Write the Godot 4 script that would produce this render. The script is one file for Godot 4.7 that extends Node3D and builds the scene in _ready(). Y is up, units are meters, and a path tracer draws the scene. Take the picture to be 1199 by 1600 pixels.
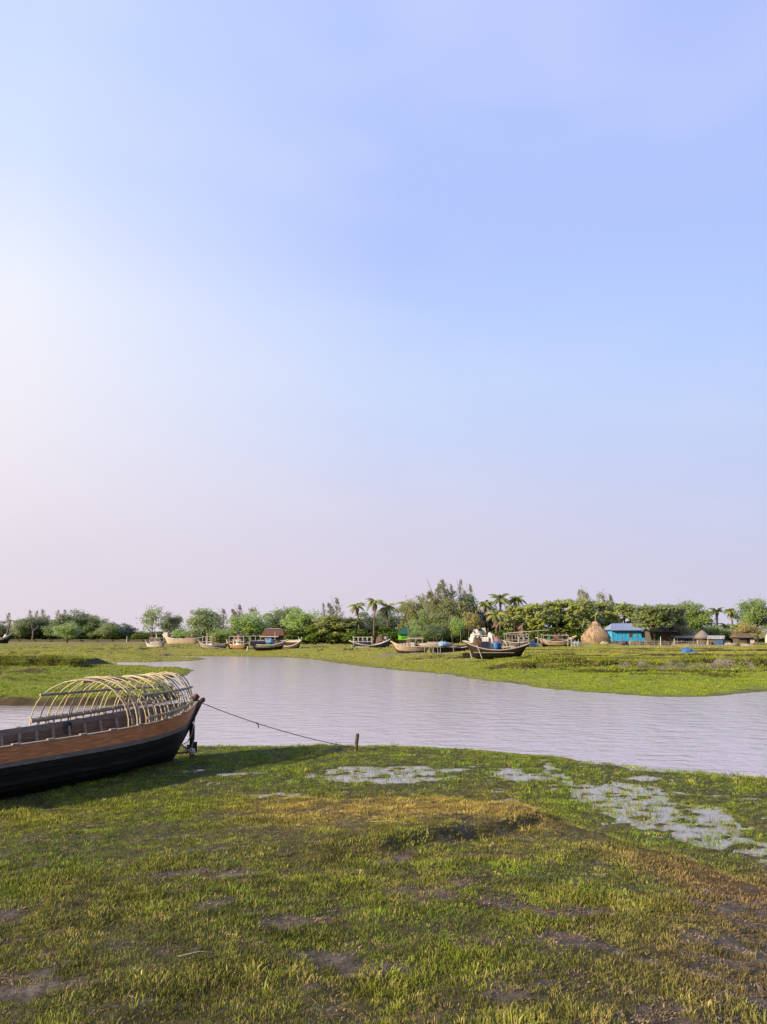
extends Node3D
# A tidal creek with beached fishing boats in late-afternoon light. y is up, metres, the camera looks along -z.

const EXPOSURE := 1.85
var rng := RandomNumberGenerator.new()
var n_big := FastNoiseLite.new()
var n_mid := FastNoiseLite.new()
var n_fine := FastNoiseLite.new()
var mats := {}
var tex := {}
var names := {}
# distance to the creek's edge (positive on land), on a grid
const SX0 := -90.0
const SZ0 := -140.0
const SW := 361
const SH := 264
var sdf := PackedFloat32Array()

# ------------------------------------------------------------------ small helpers
func numbered(called: String) -> String:
	if not names.has(called):
		names[called] = 0
		return called
	names[called] += 1
	return "%s_%03d" % [called, names[called]]

func thing(called: String, label: String, category: String, at: Vector3, yaw := 0.0, group := "") -> Node3D:
	var o := Node3D.new()
	o.name = numbered(called)
	add_child(o, true)
	o.position = at
	o.rotation.y = yaw
	tag(o, label, category, group)
	return o

func tag(o: Node, label: String, category: String, group := "") -> void:
	o.set_meta("label", label)
	o.set_meta("category", category)
	if group != "":
		o.set_meta("group", group)

func put(called: String, mesh: Mesh, m: Material, parent: Node = self) -> MeshInstance3D:
	var o := MeshInstance3D.new()
	o.name = numbered(called) if parent == self else called
	o.mesh = mesh
	o.material_override = m
	parent.add_child(o, true)
	return o

func structure(o: Node) -> Node:
	o.set_meta("kind", "structure")
	return o

func lin(r: float, g: float, b: float) -> Color:
	return Color(r, g, b).linear_to_srgb()

func noise_tex(key: String, freq: float, lo: float, hi: float, octaves := 4, size := 256, kind := FastNoiseLite.TYPE_SIMPLEX_SMOOTH) -> NoiseTexture2D:
	if not tex.has(key):
		var n := FastNoiseLite.new()
		n.noise_type = kind
		n.frequency = freq
		n.fractal_octaves = octaves
		n.seed = key.hash() % 1000
		var t := NoiseTexture2D.new()
		t.width = size
		t.height = size
		t.seamless = true
		t.noise = n
		var g := Gradient.new()
		g.set_color(0, Color(lo, lo, lo))
		g.set_color(1, Color(hi, hi, hi))
		t.color_ramp = g
		tex[key] = t
	return tex[key]

# a matte material: base colour (linear), a noise that varies it (stretched by grain), relief in centimetres
func mat(key: String, c := Color.WHITE, rough := 0.85, grain := Vector3(1, 1, 1), relief := 0.0, tone := "soft") -> StandardMaterial3D:
	if mats.has(key):
		return mats[key]
	var m := StandardMaterial3D.new()
	m.resource_name = key
	m.albedo_color = c.linear_to_srgb()
	m.roughness = rough
	m.metallic_specular = 0.35
	m.uv1_triplanar = true
	m.uv1_scale = grain
	if tone == "soft":
		m.albedo_texture = noise_tex("soft", 0.02, 0.62, 1.0, 5)
	elif tone == "streak":
		m.albedo_texture = noise_tex("streak", 0.025, 0.62, 1.0, 5)
	elif tone == "worn":
		m.albedo_texture = noise_tex("worn", 0.03, 0.25, 1.0, 5)
	if relief > 0.0:
		m.heightmap_enabled = true
		m.heightmap_texture = noise_tex("relief", 0.04, 0.0, 1.0, 4)
		m.heightmap_scale = relief
	mats[key] = m
	return m

func begin() -> SurfaceTool:
	var st := SurfaceTool.new()
	st.begin(Mesh.PRIMITIVE_TRIANGLES)
	st.set_smooth_group(-1)
	return st

func quad(st: SurfaceTool, a: Vector3, b: Vector3, c: Vector3, d: Vector3) -> void:
	for v in [a, b, c, a, c, d]:
		st.add_vertex(v)

func box(st: SurfaceTool, at: Vector3, size: Vector3, turn := Basis.IDENTITY) -> void:
	var p := []
	for i in 8:
		p.append(at + turn * (Vector3(-0.5 if i & 1 == 0 else 0.5, -0.5 if i & 2 == 0 else 0.5, -0.5 if i & 4 == 0 else 0.5) * size))
	for f in [[0, 1, 3, 2], [5, 4, 6, 7], [4, 0, 2, 6], [1, 5, 7, 3], [2, 3, 7, 6], [4, 5, 1, 0]]:
		quad(st, p[f[0]], p[f[1]], p[f[2]], p[f[3]])

func beam(st: SurfaceTool, a: Vector3, b: Vector3, w: float, h: float) -> void:
	var d := (b - a).normalized()
	var side := d.cross(Vector3.UP)
	if side.length() < 0.01:
		side = d.cross(Vector3.RIGHT)
	side = side.normalized()
	box(st, (a + b) / 2.0, Vector3(w, h, a.distance_to(b)), Basis(side, d.cross(side).normalized(), d))

func tube(st: SurfaceTool, pts: PackedVector3Array, r0: float, r1: float, sides := 6, caps := true) -> void:
	st.set_smooth_group(0)
	var rings := []
	var up := Vector3.UP
	for i in pts.size():
		var d := (pts[mini(i + 1, pts.size() - 1)] - pts[maxi(i - 1, 0)]).normalized()
		if absf(d.dot(up)) > 0.9:
			up = Vector3.RIGHT if absf(d.x) < 0.7 else Vector3.BACK
		var s := d.cross(up).normalized()
		var t := s.cross(d).normalized()
		up = t
		var r := lerpf(r0, r1, float(i) / maxf(1.0, pts.size() - 1))
		var ring := PackedVector3Array()
		for k in sides:
			var a := TAU * k / sides
			ring.append(pts[i] + (s * cos(a) + t * sin(a)) * r)
		rings.append(ring)
	for i in pts.size() - 1:
		for k in sides:
			var k2 := (k + 1) % sides
			quad(st, rings[i][k], rings[i][k2], rings[i + 1][k2], rings[i + 1][k])
	st.set_smooth_group(-1)
	if caps:
		for k in range(1, sides - 1):
			for v in [rings[0][0], rings[0][k + 1], rings[0][k], rings[-1][0], rings[-1][k], rings[-1][k + 1]]:
				st.add_vertex(v)

func rod(st: SurfaceTool, a: Vector3, b: Vector3, r: float, sides := 6) -> void:
	tube(st, PackedVector3Array([a, b]), r, r, sides)

func done(st: SurfaceTool) -> ArrayMesh:
	st.generate_normals()
	return st.commit()

func lathe(st: SurfaceTool, profile: PackedVector2Array, sides := 16, wob := 0.0, at := Vector3.ZERO) -> void:
	st.set_smooth_group(0)
	for i in profile.size() - 1:
		for k in sides:
			var p := []
			for q in [[i, k], [i, k + 1], [i + 1, k + 1], [i + 1, k]]:
				var a: float = TAU * (q[1] % sides) / sides
				var r: float = profile[q[0]].x
				var y: float = profile[q[0]].y
				r *= 1.0 + wob * n_fine.get_noise_3d(cos(a) * 9.0, y * 9.0, sin(a) * 9.0)
				p.append(at + Vector3(cos(a) * r, y, sin(a) * r))
			quad(st, p[0], p[1], p[2], p[3])
	st.set_smooth_group(-1)

# a lumpy closed heap (a tarpaulin over gear, a pile of nets): half ellipsoid with noise
func heap(st: SurfaceTool, at: Vector3, size: Vector3, rough := 0.25, sharp := 1.0) -> void:
	st.set_smooth_group(0)
	var rows := 7
	var cols := 14
	var grid := []
	for i in rows + 1:
		var row := []
		for k in cols:
			var a := TAU * k / cols
			var e := PI / 2.0 * i / rows
			var d := Vector3(cos(a) * cos(e), pow(sin(e), sharp), sin(a) * cos(e))
			var w := 1.0 + rough * n_fine.get_noise_3d(d.x * 14.0 + at.x * 9.0, d.y * 14.0 + at.z * 5.0, d.z * 14.0) * 2.0
			if i == rows:
				w = 1.0
			row.append(at + d * size * Vector3(0.5, 1.0, 0.5) * w)
		grid.append(row)
	for i in rows:
		for k in cols:
			quad(st, grid[i][k], grid[i][(k + 1) % cols], grid[i + 1][(k + 1) % cols], grid[i + 1][k])
	st.set_smooth_group(-1)

# ------------------------------------------------------------------ the lie of the land
func ss(a: float, b: float, x: float) -> float:
	return smoothstep(a, b, x)

func table(t: PackedFloat32Array, x: float) -> float:
	var i := 0
	var n := t.size() / 2
	if x <= t[0]:
		return t[1]
	while i < n - 1:
		if x <= t[2 * i + 2]:
			return lerpf(t[2 * i + 1], t[2 * i + 3], (x - t[2 * i]) / (t[2 * i + 2] - t[2 * i]))
		i += 1
	return t[2 * n - 1]

func make_sdf() -> void:
	var poly := PackedVector2Array([Vector2(-120, -29), Vector2(-30, -26.5), Vector2(-12, -25.3), Vector2(-6.33, -25.14), Vector2(-3.65, -25.41), Vector2(-0.86, -25.41), Vector2(2.01, -25.0),
		Vector2(4.68, -23.38), Vector2(6.81, -21.4), Vector2(8.17, -20.51), Vector2(9.45, -19.82), Vector2(14, -18.2), Vector2(30, -15), Vector2(120, -9),
		Vector2(120, -46), Vector2(40, -51), Vector2(30, -50.5), Vector2(23.2, -47.9), Vector2(19.3, -45), Vector2(16.3, -43.75), Vector2(14.65, -44.2), Vector2(12.8, -46.4), Vector2(10.8, -49.4),
		Vector2(8.9, -54.8), Vector2(7.2, -59.1), Vector2(5.4, -66), Vector2(3.4, -70), Vector2(0, -75.9), Vector2(-2.7, -82.9), Vector2(-5.9, -91.3), Vector2(-9, -101.6), Vector2(-14.1, -109),
		Vector2(-18.1, -111.6), Vector2(-24.8, -113.2), Vector2(-33, -112.6), Vector2(-33, -110.6), Vector2(-25.9, -107.5), Vector2(-22.4, -102.7), Vector2(-24, -95.1), Vector2(-28.2, -91.8),
		Vector2(-36.1, -91.6), Vector2(-47, -91), Vector2(-47, -88), Vector2(-34, -86.9), Vector2(-29.5, -84.4), Vector2(-25.6, -82.9), Vector2(-20.4, -78.6), Vector2(-17.7, -73.5), Vector2(-16.3, -65),
		Vector2(-16.35, -59), Vector2(-15.4, -53.5), Vector2(-13.35, -48.9), Vector2(-11.5, -44.6), Vector2(-11.1, -40.6), Vector2(-11.7, -39.2), Vector2(-13.4, -38.6), Vector2(-18.65, -38.6), Vector2(-40, -39.5), Vector2(-120, -42)])
	sdf.resize(SW * SH)
	var m := poly.size()
	for j in SH:
		for i in SW:
			var p := Vector2(SX0 + 0.5 * i, SZ0 + 0.5 * j)
			var best := 1e9
			var inside := false
			var a := poly[m - 1]
			for k in m:
				var b := poly[k]
				var ab := b - a
				var q := p - a - ab * clampf((p - a).dot(ab) / ab.length_squared(), 0.0, 1.0)
				best = minf(best, q.length_squared())
				if (a.y > p.y) != (b.y > p.y) and p.x < (b.x - a.x) * (p.y - a.y) / (b.y - a.y) + a.x:
					inside = not inside
				a = b
			sdf[j * SW + i] = -sqrt(best) if inside else sqrt(best)

func shore(x: float, z: float) -> float:
	var fx := (clampf(x, SX0, SX0 + 0.5 * (SW - 2)) - SX0) * 2.0
	var fz := (clampf(z, SZ0, SZ0 + 0.5 * (SH - 2)) - SZ0) * 2.0
	var i := int(fx)
	var j := int(fz)
	var u := fx - i
	var v := fz - j
	var k := j * SW + i
	return lerpf(lerpf(sdf[k], sdf[k + 1], u), lerpf(sdf[k + SW], sdf[k + SW + 1], u), v)

var edge_t := PackedFloat32Array([-12, -15.0, -8, -15.5, -3, -17.0, 1, -17.1, 2.8, -15.2, 4, -12.9, 5, -11.2, 7, -10.4, 12, -9.5])
var rise_t := PackedFloat32Array([-400, 1.0, -200, 1.0, -150, 0.85, -125, 0.6, -110, 0.52, -80, 0.4, -60, 0.28, -46, 0.12])
# shallow hollows that hold water: x, z, half width, half depth
var hollows := [[-0.1, -20.0, 1.9, 1.3], [3.3, -19.9, 0.9, 1.0], [5.2, -17.5, 1.35, 1.5], [5.35, -15.6, 1.45, 2.0], [5.9, -13.7, 0.8, 1.0], [2.7, -16.6, 0.6, 0.6], [-5.0, -20.5, 0.45, 0.35], [-2.35, -17.6, 0.7, 0.4], [1.3, -20.7, 1.0, 0.5], [-3.7, -20.1, 0.5, 0.3], [-3.9, -18.8, 0.35, 0.2], [4.3, -21.6, 0.16, 1.0], [4.25, -19.6, 0.14, 1.6], [6.4, -19.5, 0.6, 0.4]]
# bare mud: x, z, half width, half depth
var bare := [[0.74, -9.5, 0.9, 0.6], [1.66, -8.9, 0.8, 0.5], [1.9, -7.7, 0.5, 0.4], [-2.4, -10.3, 0.8, 0.4], [-2.9, -6.9, 0.5, 0.5], [4.3, -9.6, 0.9, 0.9], [3.5, -7.9, 0.8, 0.8], [3.1, -6.7, 0.8, 0.6], [-0.2, -7.15, 0.5, 0.45], [-1.0, -8.4, 0.4, 0.3], [2.2, -6.2, 0.6, 0.4], [-1.6, -9.1, 0.45, 0.25], [0.3, -11.0, 0.5, 0.25], [5.4, -10.8, 0.8, 0.5], [-3.9, -8.4, 0.5, 0.3], [1.1, -6.6, 0.4, 0.25]]

func spot(list: Array, x: float, z: float) -> float:
	var best := 0.0
	for e in list:
		var dx: float = (x - e[0]) / e[2]
		var dz: float = (z - e[1]) / e[3]
		var q := 1.0 - dx * dx - dz * dz
		if q > best:
			best = q
	return best

func wet(x: float, z: float) -> float:
	var wx := x + 0.55 * n_mid.get_noise_2d(x * 3.0, z * 3.0 + 40.0)
	var wz := z + 0.45 * n_mid.get_noise_2d(x * 3.0 + 70.0, z * 3.0)
	return spot(hollows, wx, wz)

# ground so low that a film of water stands between the grass
func soak(x: float, z: float) -> float:
	var a := 1.0 - pow((x - 2.2) / 6.2, 2.0) - pow((z + 19.6 - 0.12 * maxf(0.0, x - 3.0)) / 2.4, 2.0)
	var b := 1.0 - pow((x - 6.2) / 2.9, 2.0) - pow((z + 15.2) / 4.2, 2.0)
	return ss(0.0, 0.45, maxf(a, b))

func mud(x: float, z: float) -> float:
	var wx := x + 0.5 * n_mid.get_noise_2d(x * 4.0, z * 4.0 + 40.0)
	var wz := z + 0.35 * n_mid.get_noise_2d(x * 4.0 + 70.0, z * 4.0)
	return spot(bare, wx, wz) * 0.5 - 0.17 + 0.4 * n_mid.get_noise_2d(x * 7.0 + 5.0, z * 9.0) + 0.5 * n_fine.get_noise_2d(x * 5.0, z * 6.0)

func height(x: float, z: float) -> float:
	var d := shore(x, z)
	if z > -31.0:
		if d < 12.0:
			d += 0.35 * n_mid.get_noise_2d(x * 2.5, z * 2.5)
		if d < 0.0:
			return maxf(-0.8, d * 0.3)
		var h := 0.015 + 0.075 * ss(0.0, 1.0, d)
		if z > -23.5 and z < -9.0 and x > -8.0 and x < 11.0:
			var w := wet(x, z)
			var film := soak(x, z)
			h -= film * (0.006 + 0.026 * n_fine.get_noise_2d(x * 4.0, z * 5.0) + 0.012 * n_mid.get_noise_2d(x * 5.0, z * 6.0))
			if w > 0.0:
				h -= ss(0.0, 0.6, w) * (0.034 + 0.05 * n_fine.get_noise_2d(x * 3.0, z * 4.0) + 0.03 * n_mid.get_noise_2d(x * 6.0, z * 9.0) + 0.03 * n_fine.get_noise_2d(x * 8.0, z * 10.0))
		var u := z - table(edge_t, x) + 0.5 * n_mid.get_noise_2d(x * 2.0 + 9.0, z * 2.0)
		if u > 0.0:
			h += 0.13 * ss(0.0, 0.8, u) + 0.056 * u + 0.1 * maxf(0.0, z + 6.0) + 0.12 * maxf(0.0, z + 3.5)
			if x > 2.2 and x < 7.0:
				h += 0.1 * exp(-pow((u - 0.5) / 0.45, 2.0)) * ss(2.2, 3.2, x) * (1.0 - ss(5.5, 7.0, x))
			if x > -3.2 and x < 3.2:
				# the low mound whose near side has slumped
				var ez := table(PackedFloat32Array([-3.0, -11.2, -0.8, -11.0, 0.1, -11.3, 0.95, -12.15, 2.0, -12.9, 2.8, -14.3]), x) + 0.25 * n_mid.get_noise_2d(x * 5.0, 3.0)
				var m := ss(-3.0, 0.3, x) * (1.0 - ss(2.4, 3.2, x))
				h += 0.16 * m * ss(0.0, 0.4, ez - z) * (1.0 - ss(1.0, 4.5, ez - z))
			h += 0.035 * n_mid.get_noise_2d(x * 4.0, z * 4.0) * ss(0.0, 1.0, u) + 0.02 * n_fine.get_noise_2d(x * 4.0, z * 4.0) * ss(0.0, 1.0, u)
		return h
	# the far banks
	var far := ss(-40.0, -100.0, z)
	var nm := n_mid.get_noise_2d(x, z * 1.6)
	d += 0.5 * nm + 0.25 * n_mid.get_noise_2d(x * 4.0, z * 4.0)
	if d < 0.0:
		return maxf(-0.8, d * 0.4)
	var base := table(rise_t, z)
	var h2 := 0.03 + (base - 0.03) * ss(0.0, 3.0 + 9.0 * far, d)
	var left := 1.0 - ss(-14.0, -6.0, x)
	if x < -9.0 and z > -60.0:
		h2 = maxf(h2, (0.42 * ss(0.0, 0.5, d) + 0.05 * nm) * ss(-60.0, -46.0, z))
	if x < -20.0 and z < -60.0 and z > -86.0:
		# the undercut block of turf
		var f := -68.0 if x < -31.5 else -70.5
		f += 1.1 * n_mid.get_noise_2d(x * 2.0, 7.0) + 0.5 * n_fine.get_noise_2d(x * 1.2, z * 1.2)
		var m2 := ss(0.0, 0.14, f - z) * (1.0 - ss(4.0, 12.0, f - z)) * (1.0 - ss(-27.3, -26.9, x))
		h2 += 0.55 * m2
	# ledges worn by the tide
	var t1 := n_big.get_noise_2d(x * 0.7 + 20.0, z * 2.6) + 0.1 * n_fine.get_noise_2d(x * 0.8, z * 0.8)
	h2 += 0.26 * ss(0.05, 0.075, t1) * ss(5.0, 12.0, d) * (1.0 - ss(-140.0, -170.0, z))
	var t2 := n_big.get_noise_2d(x * 0.9 - 70.0, z * 2.6 + 50.0)
	h2 += 0.2 * ss(0.02, 0.04, t2) * ss(4.0, 9.0, d) * (1.0 - ss(-140.0, -170.0, z))
	if x > 6.0:
		# the long scarp on the right bank
		var zs := -68.5 + 5.0 * n_big.get_noise_2d(x * 1.3, 11.0) + 2.2 * n_mid.get_noise_2d(x * 2.5, z * 0.5) + 0.8 * n_fine.get_noise_2d(x * 1.5, z * 1.5)
		h2 += 0.42 * ss(0.0, 0.22, zs - z) * ss(7.0, 12.0, x)
		var zb := -91.0 + 6.0 * n_big.get_noise_2d(x * 1.0, 31.0)
		h2 += 0.16 * ss(0.0, 0.25, zb - z) * ss(9.0, 14.0, x)
		# the hollow of grey mud below it
		var q := 1.0 - pow((x - 26.0) / 6.0, 2.0) - pow((z + 66.0) / 3.2, 2.0)
		if q > 0.0:
			h2 -= 0.12 * ss(0.0, 0.4, q) * (0.8 + n_mid.get_noise_2d(x * 4.0, z * 4.0))
	h2 += 0.05 * nm + 0.03 * n_mid.get_noise_2d(x * 5.0, z * 5.0)
	return h2 + 0.0 * left

const SOIL := Color(0.07, 0.052, 0.03)
const MUD := Color(0.15, 0.125, 0.105)

func grass_color(x: float, z: float) -> Color:
	var a := 0.5 + 0.9 * n_mid.get_noise_2d(x * 1.3 + 30.0, z * 1.3)
	var b := 0.5 + 0.9 * n_big.get_noise_2d(x * 3.0, z * 3.0 + 90.0)
	var c: Color
	if z > -31.0:
		c = Color(0.095, 0.155, 0.012).lerp(Color(0.175, 0.195, 0.016), clampf(a, 0.0, 1.0))
		var lush := ss(-17.0, -18.5, z) if x < 3.0 else ss(-10.5, -13.0, z)
		c = c.lerp(Color(0.115, 0.2, 0.014), 0.6 * lush)
		var tan := exp(-pow((z + 15.0) / 2.2, 2.0)) * ss(-4.0, -0.5, x) * (1.0 - ss(2.0, 4.0, x))
		c = c.lerp(Color(0.265, 0.205, 0.055), clampf(tan * (0.55 + b), 0.0, 0.9))
		var red := exp(-pow((z - table(edge_t, x) - 1.2) / 1.5, 2.0)) * ss(2.2, 3.4, x)
		red = maxf(red, 0.6 * ss(3.0, 5.0, x) * ss(-12.5, -10.5, z) * (1.0 - ss(-7.5, -6.0, z)))
		c = c.lerp(Color(0.28, 0.17, 0.09), clampf(red * (0.3 + 0.8 * a), 0.0, 0.8))
		var near := ss(-14.0, -10.0, z)
		c = c.lerp(Color(0.12, 0.105, 0.03), near * clampf(0.3 + 0.9 * (b - 0.35), 0.0, 0.75) * ss(-7.0, 1.5, x + 2.0 * a))
		c = c.lerp(Color(0.1, 0.18, 0.018), near * ss(0.62, 0.8, a) * 0.7)
		c = c.lerp(Color(0.16, 0.1, 0.055), near * ss(1.5, 4.5, x + 0.5 * z + 5.0) * 0.55)
	else:
		c = Color(0.175, 0.24, 0.018).lerp(Color(0.25, 0.275, 0.03), clampf(b, 0.0, 1.0))
		var far := ss(-62.0, -95.0, z)
		c = c.lerp(Color(0.29, 0.285, 0.055), far * (0.45 + 0.4 * a))
		if x < -8.0 and z > -66.0:
			c = c.lerp(Color(0.185, 0.245, 0.02), 0.7)
		if x > 12.0 and z > -64.0:
			c = c.lerp(Color(0.2, 0.275, 0.018), 0.55)
	return c

func lines(from: float, to: float, step: float) -> PackedFloat32Array:
	var r := PackedFloat32Array()
	var n := int(round((to - from) / step))
	for i in n:
		r.append(from + step * i)
	return r

func make_ground() -> void:
	var xs := PackedFloat32Array()
	var g := -1600.0
	while g < -64.0:
		xs.append(g)
		g = g / 1.16
	xs.append_array(lines(-60.0, -10.0, 0.4))
	xs.append_array(lines(-10.0, 10.0, 0.1))
	xs.append_array(lines(10.0, 60.0, 0.4))
	g = 60.0
	while g < 1700.0:
		xs.append(g)
		g *= 1.16
	var zs := PackedFloat32Array()
	g = -1700.0
	while g < -155.0:
		zs.append(g)
		g = g / 1.12
	zs.append_array(lines(-152.0, -100.0, 0.6))
	zs.append_array(lines(-100.0, -37.0, 0.25))
	zs.append_array(lines(-37.0, -27.0, 0.5))
	zs.append_array(lines(-27.0, -4.0, 0.1))
	zs.append_array(lines(-4.0, 12.0, 0.8))
	zs.append_array(PackedFloat32Array([14, 20, 40, 100, 300]))
	var nx := xs.size()
	var nz := zs.size()
	var v := PackedVector3Array()
	var nn := PackedVector3Array()
	var cc := PackedColorArray()
	v.resize(nx * nz)
	nn.resize(nx * nz)
	cc.resize(nx * nz)
	for j in nz:
		for i in nx:
			v[j * nx + i] = Vector3(xs[i], height(xs[i], zs[j]), zs[j])
	for j in nz:
		for i in nx:
			var k := j * nx + i
			var l := k - 1 if i > 0 else k
			var r := k + 1 if i < nx - 1 else k
			var f := k - nx if j > 0 else k
			var b := k + nx if j < nz - 1 else k
			var sx := (v[r].y - v[l].y) / (v[r].x - v[l].x)
			var sz := (v[b].y - v[f].y) / (v[b].z - v[f].z)
			nn[k] = Vector3(-sx, 1.0, -sz).normalized()
			var p := v[k]
			var c := SOIL
			if p.z > -31.0:
				c = SOIL.lerp(grass_color(p.x, p.z), 0.22)
				c = c.lerp(MUD, ss(0.0, 0.35, mud(p.x, p.z)) if p.z > -15.0 else 0.0)
				c = c * (0.85 + 0.5 * n_fine.get_noise_2d(p.x * 7.0, p.z * 7.0) + 0.3 * n_mid.get_noise_2d(p.x * 5.0, p.z * 5.0))
				if p.y < 0.08:
					c = c.lerp(MUD, 0.7 * (1.0 - ss(0.03, 0.08, p.y)))
			else:
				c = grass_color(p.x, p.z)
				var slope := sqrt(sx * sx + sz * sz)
				c = c.lerp(Color(0.06, 0.045, 0.026), ss(0.22, 0.6, slope))  # steep faces: bare soil, darkened further to paint in shade under the ledges
				c = c.lerp(SOIL, 0.7 * (1.0 - ss(0.0, 0.07, p.y)))
				var q := 1.0 - pow((p.x - 26.0) / 6.5, 2.0) - pow((p.z + 66.5) / 3.0, 2.0) + 0.6 * n_mid.get_noise_2d(p.x * 3.0, p.z * 3.0)
				c = c.lerp(Color(0.24, 0.21, 0.19), ss(0.0, 0.25, q))
				# trodden sandy strip before the village, and mud under the boats
				var q2 := 1.0 - pow((p.z + 117.0 + 4.0 * n_big.get_noise_2d(p.x, 3.0)) / 4.0, 2.0)
				c = c.lerp(Color(0.36, 0.3, 0.2), ss(0.0, 0.5, q2) * ss(16.0, 22.0, p.x) * 0.85)
				var q3 := 1.0 - pow((p.x - 5.5) / 7.5, 2.0) - pow((p.z + 99.0) / 4.5, 2.0) + 0.5 * n_mid.get_noise_2d(p.x * 2.0, p.z * 2.0)
				c = c.lerp(Color(0.22, 0.19, 0.165), 0.85 * ss(0.0, 0.4, q3))
				if p.z < -118.0:
					c = c.lerp(Color(0.24, 0.2, 0.11), 0.7 * ss(-118.0, -130.0, p.z) * (0.6 + 0.5 * n_mid.get_noise_2d(p.x * 2.0, p.z * 2.0)))
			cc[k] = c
	var ix := PackedInt32Array()
	ix.resize((nx - 1) * (nz - 1) * 6)
	var w := 0
	for j in nz - 1:
		for i in nx - 1:
			var k := j * nx + i
			ix[w] = k
			ix[w + 1] = k + 1
			ix[w + 2] = k + nx
			ix[w + 3] = k + 1
			ix[w + 4] = k + nx + 1
			ix[w + 5] = k + nx
			w += 6
	var arr := []
	arr.resize(Mesh.ARRAY_MAX)
	arr[Mesh.ARRAY_VERTEX] = v
	arr[Mesh.ARRAY_NORMAL] = nn
	arr[Mesh.ARRAY_COLOR] = cc
	arr[Mesh.ARRAY_INDEX] = ix
	var me := ArrayMesh.new()
	me.add_surface_from_arrays(Mesh.PRIMITIVE_TRIANGLES, arr)
	var m := mat("ground", Color.WHITE, 0.9, Vector3(0.6, 0.6, 0.6), 2.0)
	m.vertex_color_use_as_albedo = true
	m.uv1_world_triplanar = true
	structure(put("ground", me, m))

func make_water() -> void:
	var st := SurfaceTool.new()
	st.begin(Mesh.PRIMITIVE_TRIANGLES)
	for q in [[-130, -135], [130, -135], [130, -8], [-130, -135], [130, -8], [-130, -8]]:
		st.set_uv(Vector2(q[0], q[1]))
		st.set_normal(Vector3.UP)
		st.add_vertex(Vector3(q[0], 0.0, q[1]))
	var m := StandardMaterial3D.new()
	m.resource_name = "muddy_water"
	m.albedo_color = lin(0.33, 0.3, 0.335)
	m.roughness = 0.12
	m.metallic_specular = 0.5
	m.normal_enabled = true
	var n := FastNoiseLite.new()
	n.noise_type = FastNoiseLite.TYPE_SIMPLEX_SMOOTH
	n.frequency = 0.011
	n.fractal_octaves = 5
	n.fractal_gain = 0.6
	n.seed = 5
	var t := NoiseTexture2D.new()
	t.width = 1024
	t.height = 1024
	t.seamless = true
	t.as_normal_map = true
	t.bump_strength = 8.0
	t.noise = n
	m.normal_texture = t
	m.normal_scale = 0.29
	m.uv1_scale = Vector3(0.05, 0.095, 1.0)
	structure(put("creek_water", st.commit(), m))
	# still water in the hollows of the near bank
	var m2 := StandardMaterial3D.new()
	m2.resource_name = "puddle_water"
	m2.albedo_color = lin(0.22, 0.2, 0.21)
	m2.roughness = 0.06
	for e in hollows + [[2.2, -19.4, 6.2, 2.5], [6.2, -15.2, 2.9, 4.2]]:
		var s2 := begin()
		var c := Vector3(e[0], 0.066, e[1])
		for k in 28:
			var a0 := TAU * k / 28.0
			var a1 := TAU * (k + 1) / 28.0
			for q in [c, c + Vector3(cos(a0) * (e[2] + 0.3), 0, sin(a0) * (e[3] + 0.3)), c + Vector3(cos(a1) * (e[2] + 0.3), 0, sin(a1) * (e[3] + 0.3))]:
				s2.add_vertex(q + Vector3(0, 0.0006 * (hollows.find(e) % 5 if hollows.has(e) else 6 + int(e[0] > 4.0)), 0))
		structure(put("puddle", done(s2), m2))

# ------------------------------------------------------------------ grass
func tuft(blades: int, spread: float, tall: float, wide: float, sd: int) -> ArrayMesh:
	rng.seed = sd
	var st := begin()
	for i in blades:
		var a := rng.randf() * TAU
		var r := spread * sqrt(rng.randf())
		var p := Vector3(cos(a) * r, -0.008, sin(a) * r)
		var la := a + rng.randf_range(-1.2, 1.2)
		var lean := Vector3(cos(la), 0, sin(la)) * rng.randf_range(0.15, 0.85)
		var h := tall * rng.randf_range(0.45, 1.0)
		var w := wide * rng.randf_range(0.7, 1.2)
		var fa := rng.randf() * TAU
		var s := Vector3(cos(fa), 0, sin(fa)) * w * 0.5
		var q := p + (Vector3.UP * 0.62 + lean * 0.3) * h
		var e := p + (Vector3.UP * 0.95 + lean * 0.95) * h
		quad(st, p - s, p + s, q + s * 0.8, q - s * 0.8)
		for x in [q - s * 0.8, q + s * 0.8, e]:
			st.add_vertex(x)
	return done(st)

func leafy(key: String, c: Color, back := 0.35) -> StandardMaterial3D:
	if mats.has(key):
		return mats[key]
	var m := StandardMaterial3D.new()
	m.resource_name = key
	m.albedo_color = c.linear_to_srgb()
	m.roughness = 0.6
	m.metallic_specular = 0.3
	m.backlight_enabled = true
	m.backlight = Color(back, back, back).linear_to_srgb()
	m.cull_mode = BaseMaterial3D.CULL_DISABLED
	mats[key] = m
	return m

func scatter(called: String, mesh: Mesh, m: Material, where: Array, tint: PackedColorArray, label := "short grass growing over the banks of the creek", category := "grass") -> void:
	var mm := MultiMesh.new()
	mm.transform_format = MultiMesh.TRANSFORM_3D
	mm.use_colors = true
	mm.mesh = mesh
	mm.instance_count = where.size()
	for i in where.size():
		mm.set_instance_transform(i, where[i])
		mm.set_instance_color(i, tint[i])
	var o := MultiMeshInstance3D.new()
	o.name = numbered(called)
	o.multimesh = mm
	o.material_override = m
	o.set_meta("kind", "stuff")
	o.set_meta("label", label)
	o.set_meta("category", category)
	add_child(o, true)

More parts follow.
